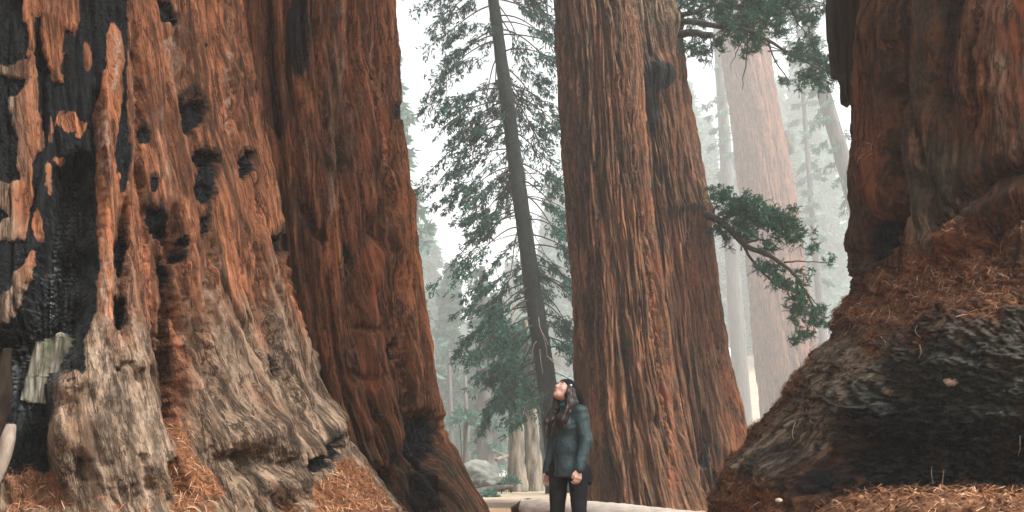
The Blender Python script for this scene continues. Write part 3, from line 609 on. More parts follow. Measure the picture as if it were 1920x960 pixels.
# pale splintered stub leaning at the left edge of the scar
def skin_log(name, pts, rad, mat, parent, seed, n=22, m=60, amp=.25):
    P = curve_pts(pts, m); r = np.interp(np.linspace(0, 1, m), np.linspace(0, 1, len(rad)), rad)
    b = MB(); b.tube(P, r, n); V = b.V[0].copy(); c = np.vstack([np.repeat(P, n, 0), P[:1], P[-1:]])
    D = V-c; k = 1+amp*fbm(V[:, 0]*9, V[:, 1]*9, V[:, 2]*2.5, 3, seed); b.V[0] = c+D*k[:, None]
    return b.build(name, mat, parent)
skin_log('charred_stub', [at(-12, 905, SY), at(-8, 800, SY), at(2, 720, SY+.03), at(14, 655, SY+.08)], [.06, .075, .06, .03], plain('stub bark', (.006, .005, .004), (.03, .022, .015), 7, (1, 1, .3), .95, .03, .05), BIG, 5, amp=.5)
skin_log('dead_root', [at(-10, 905, SY-.15), at(4, 868, SY-.15), at(16, 825, SY-.14), at(22, 797, SY-.12)], [.035, .04, .045, .03], plain('dead root', (.10, .08, .064), (.26, .21, .17), 12, (1, 1, .3), .8, .01), BIG, 6)
# bark slab hanging off the right giant
V, Q = slab_from([(1560, -60), (1562, 60), (1567, 95), (1574, 130), (1582, 136), (1586, 160), (1592, 182), (1604, 186), (1612, 150), (1614, 60), (1612, -60)], 8.9, .22, n=18, seed=7, bend=.06)
mesh('bark_slab', V, Q, plain('slab bark', (.010, .008, .007), (.035, .022, .015), 6, (1, 1, .15), .95, .03), RT)

# ------------------------------------------------------------------ sequoia branches on the twin
def tuft(mbL, c, size, n, droop=.0, dirn=(0, 0, .3)):
    """brush of scaly shoots fanning out from one point"""
    c = np.asarray(c, float)
    D = rng.normal(size=(n, 3))+np.array(dirn)*1.4; D /= np.linalg.norm(D, axis=1, keepdims=True)
    L = size*rng.uniform(.35, 1.45, n)
    for k in range(n):
        m_ = 9; t_ = np.linspace(.1, 1, m_)[:, None]
        P = c+D[k]*L[k]*t_+np.array([0, 0, -droop])*L[k]*t_**2
        q = rng.normal(size=(m_*4, 3))*.75+D[k]*1.1; q /= np.linalg.norm(q, axis=1, keepdims=True)
        mbL.leaves(np.repeat(P, 4, 0)+rng.normal(size=(m_*4, 3))*size*.03, q, size*rng.uniform(.14, .32, m_*4), size*rng.uniform(.06, .11, m_*4), np.repeat(t_[:, 0], 4)*rng.uniform(0, .6))
def seq_branch(limbs, tufts, d, parent, rad, seed):
    b = MB(); fl = MB()
    for pts, r0, r1 in limbs:
        P = curve_pts([at(x, y, d+dz) for x, y, dz in pts], 22)
        P += .05*np.stack([fbm(np.linspace(0, 4, 22), 0*P[:, 0], 0*P[:, 0]+i*7+seed, 2, 31+i) for i in range(3)], 1)*np.linspace(0, 1, 22)[:, None]*1.6
        b.tube(P, np.linspace(r0, r1, 22), 7)
    br = b.build('branch', M['twig'], parent)
    allp = [np.array(p) for pts, _, _ in limbs for p in pts]
    for x, y, s, dz in tufts:
        for q in range(13):
            xx, yy = x+rng.normal()*s*.78, y+rng.normal()*s*.62
            tuft(fl, at(xx, yy, d+dz+rng.normal()*.35), s/F*d*rng.uniform(.7, 1.05), int(rng.integers(7, 14)), .15, (.25, -.1, .35))
    fl.build('foliage', M['needle_seq'], br, smooth=False, attr='tip')
    return br
seq_branch([([(1262, 68, -.3), (1290, 62, -.7), (1335, 66, -1)], .14, .10), ([(1262, 52, -.3), (1290, 40, -.6), (1340, 48, -.8), (1400, 58, -1), (1440, 78, -1), (1475, 95, -.9), (1545, 135, -.6)], .11, .025),
   ([(1265, 30, -.3), (1300, 24, -.4), (1350, 8, -.2), (1450, 18, 0), (1560, 8, .3)], .09, .02), ([(1400, 58, -1), (1402, 90, -1), (1396, 130, -1), (1392, 168, -1)], .035, .008), ([(1440, 78, -1), (1452, 110, -1), (1475, 150, -1), (1480, 172, -1)], .03, .008),
   ([(1332, 62, -1), (1334, 95, -1), (1336, 130, -1)], .02, .007), ([(1400, 60, -1), (1380, 100, -1), (1368, 128, -1)], .02, .007), ([(1440, 96, -1), (1480, 96, -1), (1530, 108, -1)], .025, .008), ([(1420, 70, -1), (1450, 90, -.8), (1500, 110, -.6)], .03, .008), ([(1350, 8, -.2), (1380, 30, -.2), (1420, 20, 0)], .03, .01), ([(1485, 20, 0), (1500, 50, 0), (1520, 75, 0)], .03, .008)],
   [(1290, 8, 20, -.3), (1320, -6, 22, 0), (1296, 90, 15, -.8), (1312, 98, 13, -.8), (1345, 80, 14, -1), (1360, 18, 18, 0), (1395, 38, 24, -.6), (1412, 55, 20, -.8), (1370, 52, 15, -.6), (1452, 12, 24, 0), (1490, 0, 26, .2), (1500, 36, 18, .2), (1520, 46, 13, .2), (1455, 40, 12, 0), (1468, 66, 11, 0), (1505, 92, 15, -.6), (1530, 108, 18, -.5), (1512, 140, 17, -.5), (1550, 140, 16, -.5), (1540, 160, 11, -.5), (1430, -5, 22, 0), (1400, 100, 9, -1), (1540, 20, 12, .3), (1468, 150, 8, -1), (1360, -10, 22, 0), (1330, 30, 15, -.4), (1300, 45, 10, -.5), (1420, 85, 12, -1), (1385, 75, 12, -1), (1478, 110, 11, -.8), (1440, 30, 20, -.3), (1540, 118, 14, -.6), (1525, 75, 12, -.2), (1400, 8, 22, 0)], 24, TW, .1, 1)
seq_branch([([(1322, 402, -.4), (1345, 412, -.8), (1370, 432, -1.1), (1400, 462, -1.3), (1440, 478, -1.4), (1480, 505, -1.4), (1510, 545, -1.3), (1535, 600, -1.2)], .12, .02), ([(1350, 414, -.9), (1385, 448, -1.2), (1412, 490, -1.3), (1440, 520, -1.3), (1480, 550, -1.2)], .06, .012),
   ([(1470, 492, -1.4), (1500, 490, -1.4), (1560, 492, -1.3)], .03, .01), ([(1400, 455, -1.3), (1430, 450, -1.3), (1470, 470, -1.2)], .04, .01), ([(1390, 448, -1.2), (1390, 470, -1.2)], .012, .02), ([(1330, 405, -.5), (1342, 390, -.5), (1348, 370, -.5)], .04, .01), ([(1335, 410, -.5), (1350, 435, -.6), (1360, 452, -.6)], .03, .01), ([(1510, 545, -1.3), (1530, 570, -1.2), (1550, 600, -1.1)], .02, .008)],
   [(1345, 362, 13, -.5), (1352, 378, 14, -.5), (1344, 432, 14, -.5), (1362, 450, 10, -.5), (1385, 398, 20, -1), (1398, 382, 18, -1), (1415, 402, 24, -1.1), (1440, 408, 20, -1.1), (1420, 435, 18, -1.2), (1470, 412, 17, -1.2), (1465, 440, 18, -1.2), (1492, 440, 14, -1.2), (1385, 425, 14, -1), (1522, 466, 10, -1.2), (1440, 470, 11, -1.3), (1450, 510, 17, -1.3), (1470, 535, 15, -1.3), (1495, 558, 16, -1.2), (1485, 590, 12, -1.2), (1515, 595, 15, -1.2), (1510, 625, 11, -1.2), (1538, 585, 10, -1.1), (1555, 488, 7, -1.3), (1492, 640, 9, -1.2), (1505, 515, 11, -1.3), (1430, 500, 9, -1.3), (1545, 610, 8, -1.1)], 23.4, TW, .1, 2)

# ------------------------------------------------------------------ conifers
def sprays(mbB, mbL, base, dirn, length, droop, rad, twigs, per, leafL, leafW, bare=.25, hang=.6):
    """one limb that sags, with side twigs carrying hanging flat sprays"""
    m_ = 12; t = np.linspace(0, 1, m_); dirn = np.asarray(dirn, float)
    side = np.cross(dirn, [0, 0, 1.]); side /= np.linalg.norm(side)
    P = np.asarray(base)+np.outer(t*length, dirn)+np.outer(-droop*t**1.6, [0, 0, 1])+np.outer(.06*length*np.sin(t*5+rng.uniform(0, 6)), side)*t[:, None]
    mbB.tube(P, rad*(1-.85*t)+.004, 5)
    for k in range(twigs):
        u = rng.uniform(bare, 1); i = min(int(u*(m_-1)), m_-2); c = P[i]+(P[i+1]-P[i])*(u*(m_-1)-i)
        tl = length*rng.uniform(.12, .34)*(1.15-.5*u); s = rng.choice([-1, 1])
        td = side*s*rng.uniform(.4, 1)+dirn*rng.uniform(.2, .9)+np.array([0, 0, -hang*rng.uniform(.3, 1.3)]); td /= np.linalg.norm(td)
        tt = np.linspace(0, 1, 5)[:, None]; T_ = c+td*tl*tt+np.array([0, 0, -.25*tl])*tt**2
        if tl > .35: mbB.tube(T_, np.linspace(.010, .004, 5)*max(1, rad*18), 3, False)
        q = rng.uniform(.1, 1, per); C_ = c+td*tl*q[:, None]+np.array([0, 0, -.25*tl])*q[:, None]**2
        C_ = C_+rng.normal(size=(per, 3))*np.array([.3, .3, .3])*leafL*.8
        d_ = td+rng.normal(size=(per, 3))*.55+np.array([0, 0, -.35]); d_ /= np.linalg.norm(d_, axis=1, keepdims=True)
        mbL.leaves(C_, d_, leafL*rng.uniform(.6, 1.4, per), leafW*rng.uniform(.6, 1.3, per), rng.uniform(0, .35)*np.ones(per))
# the tall fir in the gap
def px_trunk(pts, d, n=60):
    y = np.array([p[1] for p in pts], float); x = np.array([p[0] for p in pts], float); r = np.array([p[2] for p in pts], float)/2/F*d
    yy = np.linspace(y[-1], y[0], n); xx = np.interp(yy, y, x); ker = np.hanning(11); ker /= ker.sum()
    xx = np.convolve(np.pad(xx, 5, mode='reflect', reflect_type='odd'), ker, 'valid')
    return at(xx, yy, d), np.interp(yy, y, r)
D1 = 38; SC = D1/33
P, Rr = px_trunk([(880, -420, 13), (908, -120, 18), (925, 0, 23), (945, 150, 26), (964, 290, 29), (985, 440, 31), (1004, 580, 33), (1020, 680, 35), (1034, 780, 37), (1044, 880, 40), (1046, 925, 46)], D1, 120)
FIR = empty('fir_tree', P[0], 'tall dark fir with drooping sprays leaning in the bright gap behind the woman', 'tree', None)
def bark_tube(name, P, r, mat, parent, n=28, amp=.05, seed=9, fr=10):
    b = MB(); b.tube(P, r, n); V = b.V[0]; c = np.vstack([np.repeat(P, n, 0), P[:1], P[-1:]])
    b.V[0] = c+(V-c)*(1+amp*fbm(V[:, 0]*fr, V[:, 1]*fr, V[:, 2]*fr*.25, 3, seed))[:, None]
    return b.build(name, mat, parent)
tk = bark_tube('trunk', P, Rr, M['bark_fir'], FIR, 32, .10, 9, 7)
lb = MB(); lf = MB()
def away():      # limbs mostly to the sides, as the trunk shows along its whole length
    while True:
        a = rng.uniform(0, 2*math.pi)
        if abs(math.degrees((a+math.pi/2+math.pi) % (2*math.pi)-math.pi)) > 42: return a
for z in np.arange(4.0, 31, .17):
    i = np.argmin(abs(P[:, 2]-z*SC)); az = away()
    L = SC*rng.uniform(1.6, 3.9)*np.interp(z, [4, 8, 20, 31], [.8, 1.0, 1.05, .7])
    dr = L*rng.uniform(.55, 1.15)
    dv = np.array([math.cos(az), math.sin(az)*.9, rng.uniform(-.05, .35)])
    sprays(lb, lf, P[i], dv, L, dr, .035*SC, int(rng.integers(11, 25)), 16, .19*SC, .064*SC, rng.choice([.35, .5, .6]), 1.0)
for z in np.arange(3.6, 16, .5):     # bare dead limbs low on the trunk
    i = np.argmin(abs(P[:, 2]-z*SC)); az = away()
    sprays(lb, lf, P[i], np.array([math.cos(az), math.sin(az), .15]), SC*rng.uniform(1.4, 3.4), SC*rng.uniform(.8, 2.4), .022*SC, 5, 2, .14*SC, .04*SC, .5, .8)
for (x, y, n_) in [(915, 555, 3), (930, 590, 4), (960, 620, 3), (935, 640, 3), (950, 690, 4), (985, 705, 4), (975, 750, 4), (945, 665, 3), (880, 350, 3), (860, 345, 3), (850, 220, 3), (905, 400, 3), (1045, 600, 3), (1050, 650, 2), (1040, 320, 3), (1050, 420, 3), (1040, 500, 2), (990, 770, 2), (905, 300, 3), (885, 110, 3), (850, 60, 3), (1010, 150, 3), (1030, 230, 3), (870, 180, 2), (900, 60, 3), (840, 180, 2), (920, 240, 3)]:
    c = at(x, y, D1-.3)
    for q in range(n_*3):
        c2 = c+SC*rng.normal(size=3)*np.array([.40, .5, .22]); az = math.pi if x < 1000 else 0
        sprays(lb, lf, c2, np.array([math.cos(az+rng.normal()*.6), math.sin(az+rng.normal()*.8), -.2]), SC*rng.uniform(.5, 1.1), SC*rng.uniform(.2, .6), .012*SC, 5, 13, .17*SC, .06*SC, .0, .9)
lb.build('branches', M['twig'], FIR); lf.build('crown', M['needle_fir'], FIR, smooth=False, attr='tip')
for pts in [[(1010, 595), (1012, 612), (1018, 628), (1024, 650), (1026, 668)], [(1014, 620), (1022, 632), (1028, 648)], [(1012, 655), (1014, 676), (1018, 702)], [(1006, 640), (1000, 650), (997, 680)], [(1026, 668), (1045, 680), (1062, 697)], [(1030, 672), (1050, 690)], [(975, 720), (972, 750), (985, 775), (992, 790)], [(962, 570), (960, 600), (966, 620)]]:
    P_ = curve_pts([at(x, y, D1-.55) for x, y in pts], 12); db = MB(); db.tube(P_, np.linspace(.017, .006, 12)*SC, 5); db.build('dead_branch', M['straw'], FIR)

# generic background conifers; four shapes shared by copies
def conifer_mesh(seed, H, crown0, rad, nl, leafL, leafW, per=10, tw=9):
    global rng
    keep = rng; rng = np.random.default_rng(seed)
    b = MB(); f = MB(); zt = np.linspace(0, H, 30)
    P = np.stack([.3*np.sin(zt*.09+seed), .3*np.cos(zt*.07+seed)-.3, zt], 1); b.tube(P, np.interp(zt, [0, 1.2, H], [H*.018, H*.0125, .03]), 10)
    bl = MB()
    for z in np.linspace(crown0, H*.985, nl):
        u = (z-crown0)/(H-crown0); L = rad*(1-u)**.75*rng.uniform(.55, 1.15)+.4; az = rng.uniform(0, 2*math.pi); i = min(int(z/H*29), 28)
        sprays(bl, f, P[i]+np.array([0, 0, z-P[i][2]]), np.array([math.cos(az), math.sin(az), .1]), L, L*rng.uniform(.2, .55), .05, tw, per, leafL, leafW, .15, .5)
    rng = keep
    return b, bl, f
protos = []
def forest(idx, x, y, h, rot, label, group=None, cat='tree'):
    """a conifer of shape idx at x, y scaled to height h; trunk, branches and crown are its own copies"""
    z = float(ground_z(x, y)); r = bpy.data.objects.new('conifer', None); COL.objects.link(r)
    s = h/40.; r.location = (x, y, z-.3); r.rotation_euler = (0, 0, rot); r.scale = (s, s, s)
    tag(r, label, cat, group)
    for ch in protos[idx]:
        c = ch.copy(); COL.objects.link(c); c.parent = r
    return r
for q, (cr, rad, nl) in enumerate([(6, 5.4, 190), (9, 4.8, 170), (4, 6.0, 200)]):
    b, bl, f = conifer_mesh(50+q, 40, cr, rad, nl, .80, .34, 11, 11)
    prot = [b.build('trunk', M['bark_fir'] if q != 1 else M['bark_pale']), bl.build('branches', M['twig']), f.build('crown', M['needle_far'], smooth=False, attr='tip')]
    for p_ in prot: COL.objects.unlink(p_)
    protos.append(prot)
def gx(px, d): return (px-960)/F*d*1.0
G1 = 'hazy conifers in the far forest'
for (px, d, h, k, lab) in [
   (893, 70, 12, 2, 'small bushy conifer whose boughs hide the top of the broad foggy trunk'), (850, 92, 17, 1, 'middle height hazy conifer above the three thin foggy trunks'), (838, 75, 19, 0, 'hazy green conifer with a full crown just right of the fluted sequoia'), (792, 115, 34, 2, 'faint tall conifer beside the fluted sequoia, its tip lost in fog'), (905, 95, 21, 1, 'pale conifer behind the broad foggy trunk in the gap'),
   (955, 130, 33, 0, 'hazy conifer directly behind the lower boughs of the tall fir'), (872, 160, 28, 2, 'very faint conifer between the two hazy crowns of the gap'), (1050, 125, 44, 1, 'hazy conifer showing between the tall fir and the middle sequoia pair'),
   (700, 62, 34, 0, 'conifer mostly behind the fluted sequoia, one spray peeking past its right edge'), (985, 180, 40, 2, 'faintest conifer of the gap, behind the leaning fir trunk'), (930, 70, 15, 2, 'short bushy conifer behind the pale trunks left of the woman'),
   (1050, 150, 50, 0, 'faint conifer squeezed between the fir and the left edge of the front twin trunk')]:
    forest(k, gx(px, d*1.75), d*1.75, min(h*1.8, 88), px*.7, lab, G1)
# bare far trunks
def pole(pts, d, label, mat, group='foggy trunks in the gap', amp=.08, root=True, cat='tree', n=24, crown=None, cl=.022):
    P, r = px_trunk(pts, d, 40); z0 = float(ground_z(P[0][0], d))-.2
    if root: P = np.vstack([[P[0][0], P[0][1], z0], P]); r = np.concatenate([[r[0]*1.25], r])
    e = empty('tree', P[0], label, cat, group); bark_tube('trunk', P, r, mat, e, n, amp, int(pts[0][0]), 3)
    if crown:
        b = MB(); f = MB(); zc = float(at(0, crown, d)[2])
        for z in np.linspace(zc, P[-1][2], 46):
            q = np.argmin(abs(P[:, 2]-z)); az = rng.uniform(0, 2*math.pi); L = d*cl*rng.uniform(.5, 1.2)
            sprays(b, f, P[q], np.array([math.cos(az), math.sin(az), .1]), L, L*rng.uniform(.3, .8), .04, 10, 10, d*.0055, d*.002, .15, .7)
        f.add(np.vstack(b.V), np.vstack(b.Q), np.vstack(b.T) if b.T else None); f.build('crown', M['needle_far'], e, smooth=False, attr='tip')
    return e, P, r
for (px, d, h, k, lab) in [(1318, 215, 82, 1, 'hazy conifer just right of the middle sequoia pair'), (1352, 240, 78, 0, 'ghostly conifer behind the foggy gap left of the burled pale sequoia'), (1405, 225, 60, 2, 'short foggy conifer low in the gap between the rear twin trunk and the burled sequoia'), (1548, 205, 84, 2, 'hazy conifer right of the burled pale sequoia'), (1498, 230, 86, 0, 'ghostly tall conifer touching the right edge of the burled sequoia'),
   (1585, 215, 74, 1, 'foggy conifer half hidden by the left edge of the right giant'), (1465, 250, 90, 2, 'faint conifer straight behind the burled pale sequoia'), (1525, 190, 52, 1, 'lower pale conifer in front of the ghostly ones right of the burled sequoia'), (1290, 235, 70, 2, 'faint conifer mostly hidden by the rear twin trunk')]:
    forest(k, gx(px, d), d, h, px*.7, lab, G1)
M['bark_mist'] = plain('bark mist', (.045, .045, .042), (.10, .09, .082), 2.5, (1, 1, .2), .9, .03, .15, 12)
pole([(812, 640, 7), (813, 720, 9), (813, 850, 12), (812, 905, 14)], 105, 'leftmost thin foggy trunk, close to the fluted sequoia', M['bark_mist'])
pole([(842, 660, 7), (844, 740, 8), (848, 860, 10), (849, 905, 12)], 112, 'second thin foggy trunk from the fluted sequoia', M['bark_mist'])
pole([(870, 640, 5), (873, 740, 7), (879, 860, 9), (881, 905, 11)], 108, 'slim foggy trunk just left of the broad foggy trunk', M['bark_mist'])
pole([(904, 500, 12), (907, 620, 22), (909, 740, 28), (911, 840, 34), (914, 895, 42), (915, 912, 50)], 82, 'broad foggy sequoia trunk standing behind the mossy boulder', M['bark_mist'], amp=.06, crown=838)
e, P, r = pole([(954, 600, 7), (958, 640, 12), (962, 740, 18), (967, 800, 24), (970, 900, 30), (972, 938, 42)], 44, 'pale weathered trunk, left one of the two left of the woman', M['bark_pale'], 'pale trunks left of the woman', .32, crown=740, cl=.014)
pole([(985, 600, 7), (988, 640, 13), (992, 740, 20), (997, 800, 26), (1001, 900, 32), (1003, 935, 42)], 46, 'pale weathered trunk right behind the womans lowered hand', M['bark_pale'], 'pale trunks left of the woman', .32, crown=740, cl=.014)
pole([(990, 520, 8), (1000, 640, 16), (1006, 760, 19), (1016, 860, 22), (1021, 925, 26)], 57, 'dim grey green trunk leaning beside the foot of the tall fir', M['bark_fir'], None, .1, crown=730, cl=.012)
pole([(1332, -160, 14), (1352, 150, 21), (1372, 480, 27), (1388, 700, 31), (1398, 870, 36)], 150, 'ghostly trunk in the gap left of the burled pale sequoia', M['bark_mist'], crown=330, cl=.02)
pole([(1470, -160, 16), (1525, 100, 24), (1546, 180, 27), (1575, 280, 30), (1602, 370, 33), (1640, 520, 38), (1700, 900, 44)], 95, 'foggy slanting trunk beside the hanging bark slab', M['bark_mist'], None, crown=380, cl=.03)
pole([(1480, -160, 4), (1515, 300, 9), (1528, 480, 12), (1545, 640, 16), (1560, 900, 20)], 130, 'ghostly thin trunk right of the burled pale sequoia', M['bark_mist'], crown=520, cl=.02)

# ------------------------------------------------------------------ far floor: boulders, bushes, fallen trunks
st = plain('mossy stone', (.06, .07, .06), (.17, .17, .15), 1.5, (1, 1, 1), .9, .05, .2, 6)
for (px, py, d, rx, ry, rz, lab) in [(897, 888, 52, 1.05, .8, .72, 'dark mossy boulder at the foot of the broad foggy trunk'), (905, 905, 46, .75, .6, .42, 'low rounded boulder in front of the mossy one'), (935, 908, 44, .9, .6, .32, 'flat pale boulder left of the pale trunks')]:
    c = at(px, py, d); V, Q = lumpy(c, rx, ry, rz, px, 24, .3, 1.4); 
    o = mesh('boulder', V, Q, st, origin=(c[0], c[1], c[2]-rz)); tag(o, lab, 'boulder', 'boulders in the gap')
lt = plain('far log', (.08, .068, .056), (.17, .145, .12), 3, (1, 1, 1), .9, .03, .15, 10)
for (a, b_, d0, d1, r, lab) in [((930, 862), (978, 850), 60, 64, .13, 'thin pale fallen trunk lying highest in the misty clearing'), ((925, 845), (975, 872), 66, 62, .10, 'pale fallen branch crossing above the flat boulder'), ((880, 925), (960, 912), 38, 40, .14, 'grey fallen log low in the gap behind the path')]:
    p0, p1 = at(*a, d0), at(*b_, d1)
    o_ = skin_log('fallen_trunk', [p0, (p0+p1)/2+np.array([0, 0, .05]), p1], [r, r*.9, r*.6], lt, None, 8)
    tag(o_, lab, 'log', 'fallen trunks in the gap')
for (px, py, d, s, lab) in [(958, 905, 42, .42, 'small leafy bush at the foot of the pale trunks'), (918, 930, 34, .34, 'low grey green bush beside the path'), (870, 790, 70, 1.3, 'pale green shrub among the thin foggy trunks'), (940, 915, 40, .35, 'small bush left of the leafy one')]:
    c = at(px, py, d); f = MB(); b = MB(); n_ = 420
    D = rng.normal(size=(n_, 3)); D /= np.linalg.norm(D, axis=1, keepdims=True); D[:, 2] = abs(D[:, 2])*.9-.15
    Pp = c+D*s*rng.uniform(.35, 1.05, n_)[:, None]
    f.leaves(Pp, D*.6+rng.normal(size=(n_, 3))*.5, s*.34, s*.18, rng.uniform(0, .5, n_))
    z0 = float(ground_z(c[0], d))
    for q in range(6): b.tube(curve_pts([(c[0], d, z0), c+D[q]*s*.3, c+D[q]*s*.9], 6), np.linspace(.03, .01, 6)*s*2, 5)
    e = empty('bush', (c[0], d, z0), lab, 'bush', 'bushes in the gap'); f.build('foliage', M['needle_far'], e, smooth=False, attr='tip'); b.build('stems', M['twig'], e)

# ------------------------------------------------------------------ the bare log behind the woman
lp = [at(978, 950, 12.4), at(1010, 957, 12.3), at(1130, 966, 12.1), at(1260, 980, 12.0), at(1420, 1000, 11.8)]
lo = skin_log('bare_log', lp, [.10, .155, .175, .18, .19], M['log'], None, 12, 48, 160, .05)
tag(lo, 'smooth pale debarked log lying behind the woman across the path', 'log')
sl_ = skin_log('log_stub', [at(960, 958, 12.45), at(985, 949, 12.4), at(1006, 946, 12.3)], [.05, .09, .07], plain('dark log end', (.03, .022, .016), (.08, .06, .045), 9, bump=.03), lo, 13)
sl_.location = (0, 0, 0)

# ------------------------------------------------------------------ the woman
class Field:
    def __init__(s, lo, hi, h):
        s.lo = np.array(lo, float); s.h = h; s.n = (np.ceil((np.array(hi)-s.lo)/h)).astype(int)+1
        s.f = np.full(s.n, .2, np.float32)
    def win(s, a, b, k):
        i0 = np.clip(np.floor((np.minimum(a, b)-k-s.lo)/s.h).astype(int), 0, s.n-1); i1 = np.clip(np.ceil((np.maximum(a, b)+k-s.lo)/s.h).astype(int)+1, 1, s.n)
        sl = tuple(slice(p, q) for p, q in zip(i0, i1))
        g = np.meshgrid(*[s.lo[q]+s.h*np.arange(i0[q], i1[q]) for q in range(3)], indexing='ij')
        return sl, np.stack(g, -1)
    def put(s, sl, d, k, sub=False):
        f = s.f[sl]
        if sub:
            d = -d; hh = np.clip(.5-.5*(f-d)/k, 0, 1); s.f[sl] = f+(d-f)*hh+k*hh*(1-hh)
        else:
            hh = np.clip(.5+.5*(f-d)/k, 0, 1); s.f[sl] = f+(d-f)*hh-k*hh*(1-hh)
    def cone(s, a, b, ra, rb, k=.02, sub=False, squash=None):
        a, b = np.asarray(a, float), np.asarray(b, float); m = max(ra, rb)+k+.03
        sl, P = s.win(a, b, m); ab = b-a; t = np.clip(((P-a)@ab)/(ab@ab+1e-9), 0, 1)
        d = np.linalg.norm(P-a-t[..., None]*ab, axis=-1)-(ra+(rb-ra)*t); s.put(sl, d, k, sub)
    def path(s, pts, rs, k=.02):
        for q in range(len(pts)-1): s.cone(pts[q], pts[q+1], rs[q], rs[q+1], k)
    def ell(s, c, r, k=.02, R=None, sub=False):
        c = np.asarray(c, float); r = np.asarray(r, float); m = r.max()+k+.03
        sl, P = s.win(c, c, m); q = P-c
        if R is not None: q = q@R.T
        k0 = np.linalg.norm(q/r, axis=-1); k1 = np.linalg.norm(q/(r*r), axis=-1)+1e-9
        s.put(sl, k0*(k0-1)/k1, k, sub)
    def grid(s): return np.stack(np.meshgrid(*[s.lo[q]+s.h*np.arange(s.n[q]) for q in range(3)], indexing='ij'), -1)
    def surf(s, relax=2):
        f = s.f; ins = f < 0; n = s.n
        c = np.zeros(n-1, np.int8)
        O = [(i, j, k) for i in (0, 1) for j in (0, 1) for k in (0, 1)]
        for o in O: c += ins[o[0]:n[0]-1+o[0], o[1]:n[1]-1+o[1], o[2]:n[2]-1+o[2]]
        act = np.argwhere((c > 0) & (c < 8)); idx = np.full(n-1, -1, np.int64); idx[tuple(act.T)] = np.arange(len(act))
        S = np.zeros((len(act), 3)); W = np.zeros(len(act))
        for a in O:
            for ax in range(3):
                if a[ax]: continue
                b = list(a); b[ax] = 1
                fa = f[tuple((act+np.array(a)).T)]; fb = f[tuple((act+np.array(b)).T)]; m_ = (fa < 0) != (fb < 0)
                t = np.where(m_, fa/(fa-fb+1e-12), 0); p = np.array(a, float)+0*S; p[:, ax] += t
                S += p*m_[:, None]; W += m_
        V = s.lo+s.h*(act+S/W[:, None]); Q = []
        for ax in range(3):
            u, v = (ax+1) % 3, (ax+2) % 3
            sa = [slice(None)]*3; sb = [slice(None)]*3; sa[ax] = slice(0, -1); sb[ax] = slice(1, None)
            A, B = ins[tuple(sa)], ins[tuple(sb)]; e = np.argwhere(A != B)
            e = e[(e[:, u] > 0) & (e[:, v] > 0) & (e[:, u] < n[u]-1) & (e[:, v] < n[v]-1)]
            def ci(du, dv):
                q = e.copy(); q[:, u] += du; q[:, v] += dv; return idx[tuple(q.T)]
            q = np.stack([ci(-1, -1), ci(0, -1), ci(0, 0), ci(-1, 0)], 1); flip = ~A[tuple(e.T)]
            q[flip] = q[flip][:, ::-1]; Q.append(q)
        Q = np.vstack(Q)
        for r in range(relax):
            acc = np.zeros_like(V); cnt = np.zeros(len(V))
            for q in range(4):
                np.add.at(acc, Q[:, q], V[Q[:, (q+1) % 4]]); np.add.at(cnt, Q[:, q], 1)
                np.add.at(acc, Q[:, (q+1) % 4], V[Q[:, q]]); np.add.at(cnt, Q[:, (q+1) % 4], 1)
            V = .5*V+.5*acc/np.maximum(cnt, 1)[:, None]
        return V, Q
fw = np.array([-.86, -.51, 0]); lf_ = np.array([.51, -.86, 0]); BASE = np.array([.508, 8.0, float(ground_z(.508, 8.0))-.005])
def place(V): V = np.asarray(V, float); return BASE+V[..., :1]*fw+V[..., 1:2]*lf_+V[..., 2:]*np.array([0, 0, 1.])
WOM = empty('person', BASE, 'woman in black beanie and dark teal jacket gazing up among the giant trunks', 'person')
tl = R_(36); HU = np.array([math.cos(tl), 0, math.sin(tl)]); HW = np.array([-math.sin(tl), 0, math.cos(tl)]); HC = np.array([.010, 0, 1.565])
def hd(x, y, z): return HC+x*HU+np.array([0, y, 0])+z*HW
HR = np.stack([HU, [0, 1, 0], HW])
LEG = {1: [(-.05, .09, .87), (-.045, .10, .47), (-.075, .10, .09)], -1: [(.035, -.09, .87), (.06, -.095, .47), (.035, -.10, .09)]}
ARM = {1: [(-.035, .175, 1.365), (-.045, .235, 1.10), (.035, .235, .875)], -1: [(-.01, -.175, 1.365), (.0, -.235, 1.09), (.075, -.225, .855)]}
b = Field((-.22, -.36, -.02), (.32, .36, 1.72), .0055)
b.ell((0, 0, .92), (.10, .15, .13)); b.ell((0, 0, 1.10), (.085, .12, .16)); b.ell((-.01, 0, 1.27), (.10, .15, .15)); b.cone((-.03, -.13, 1.37), (-.03, .13, 1.37), .045, .045, .04)
b.cone((-.025, 0, 1.40), (.0, 0, 1.53), .055, .048, .03)
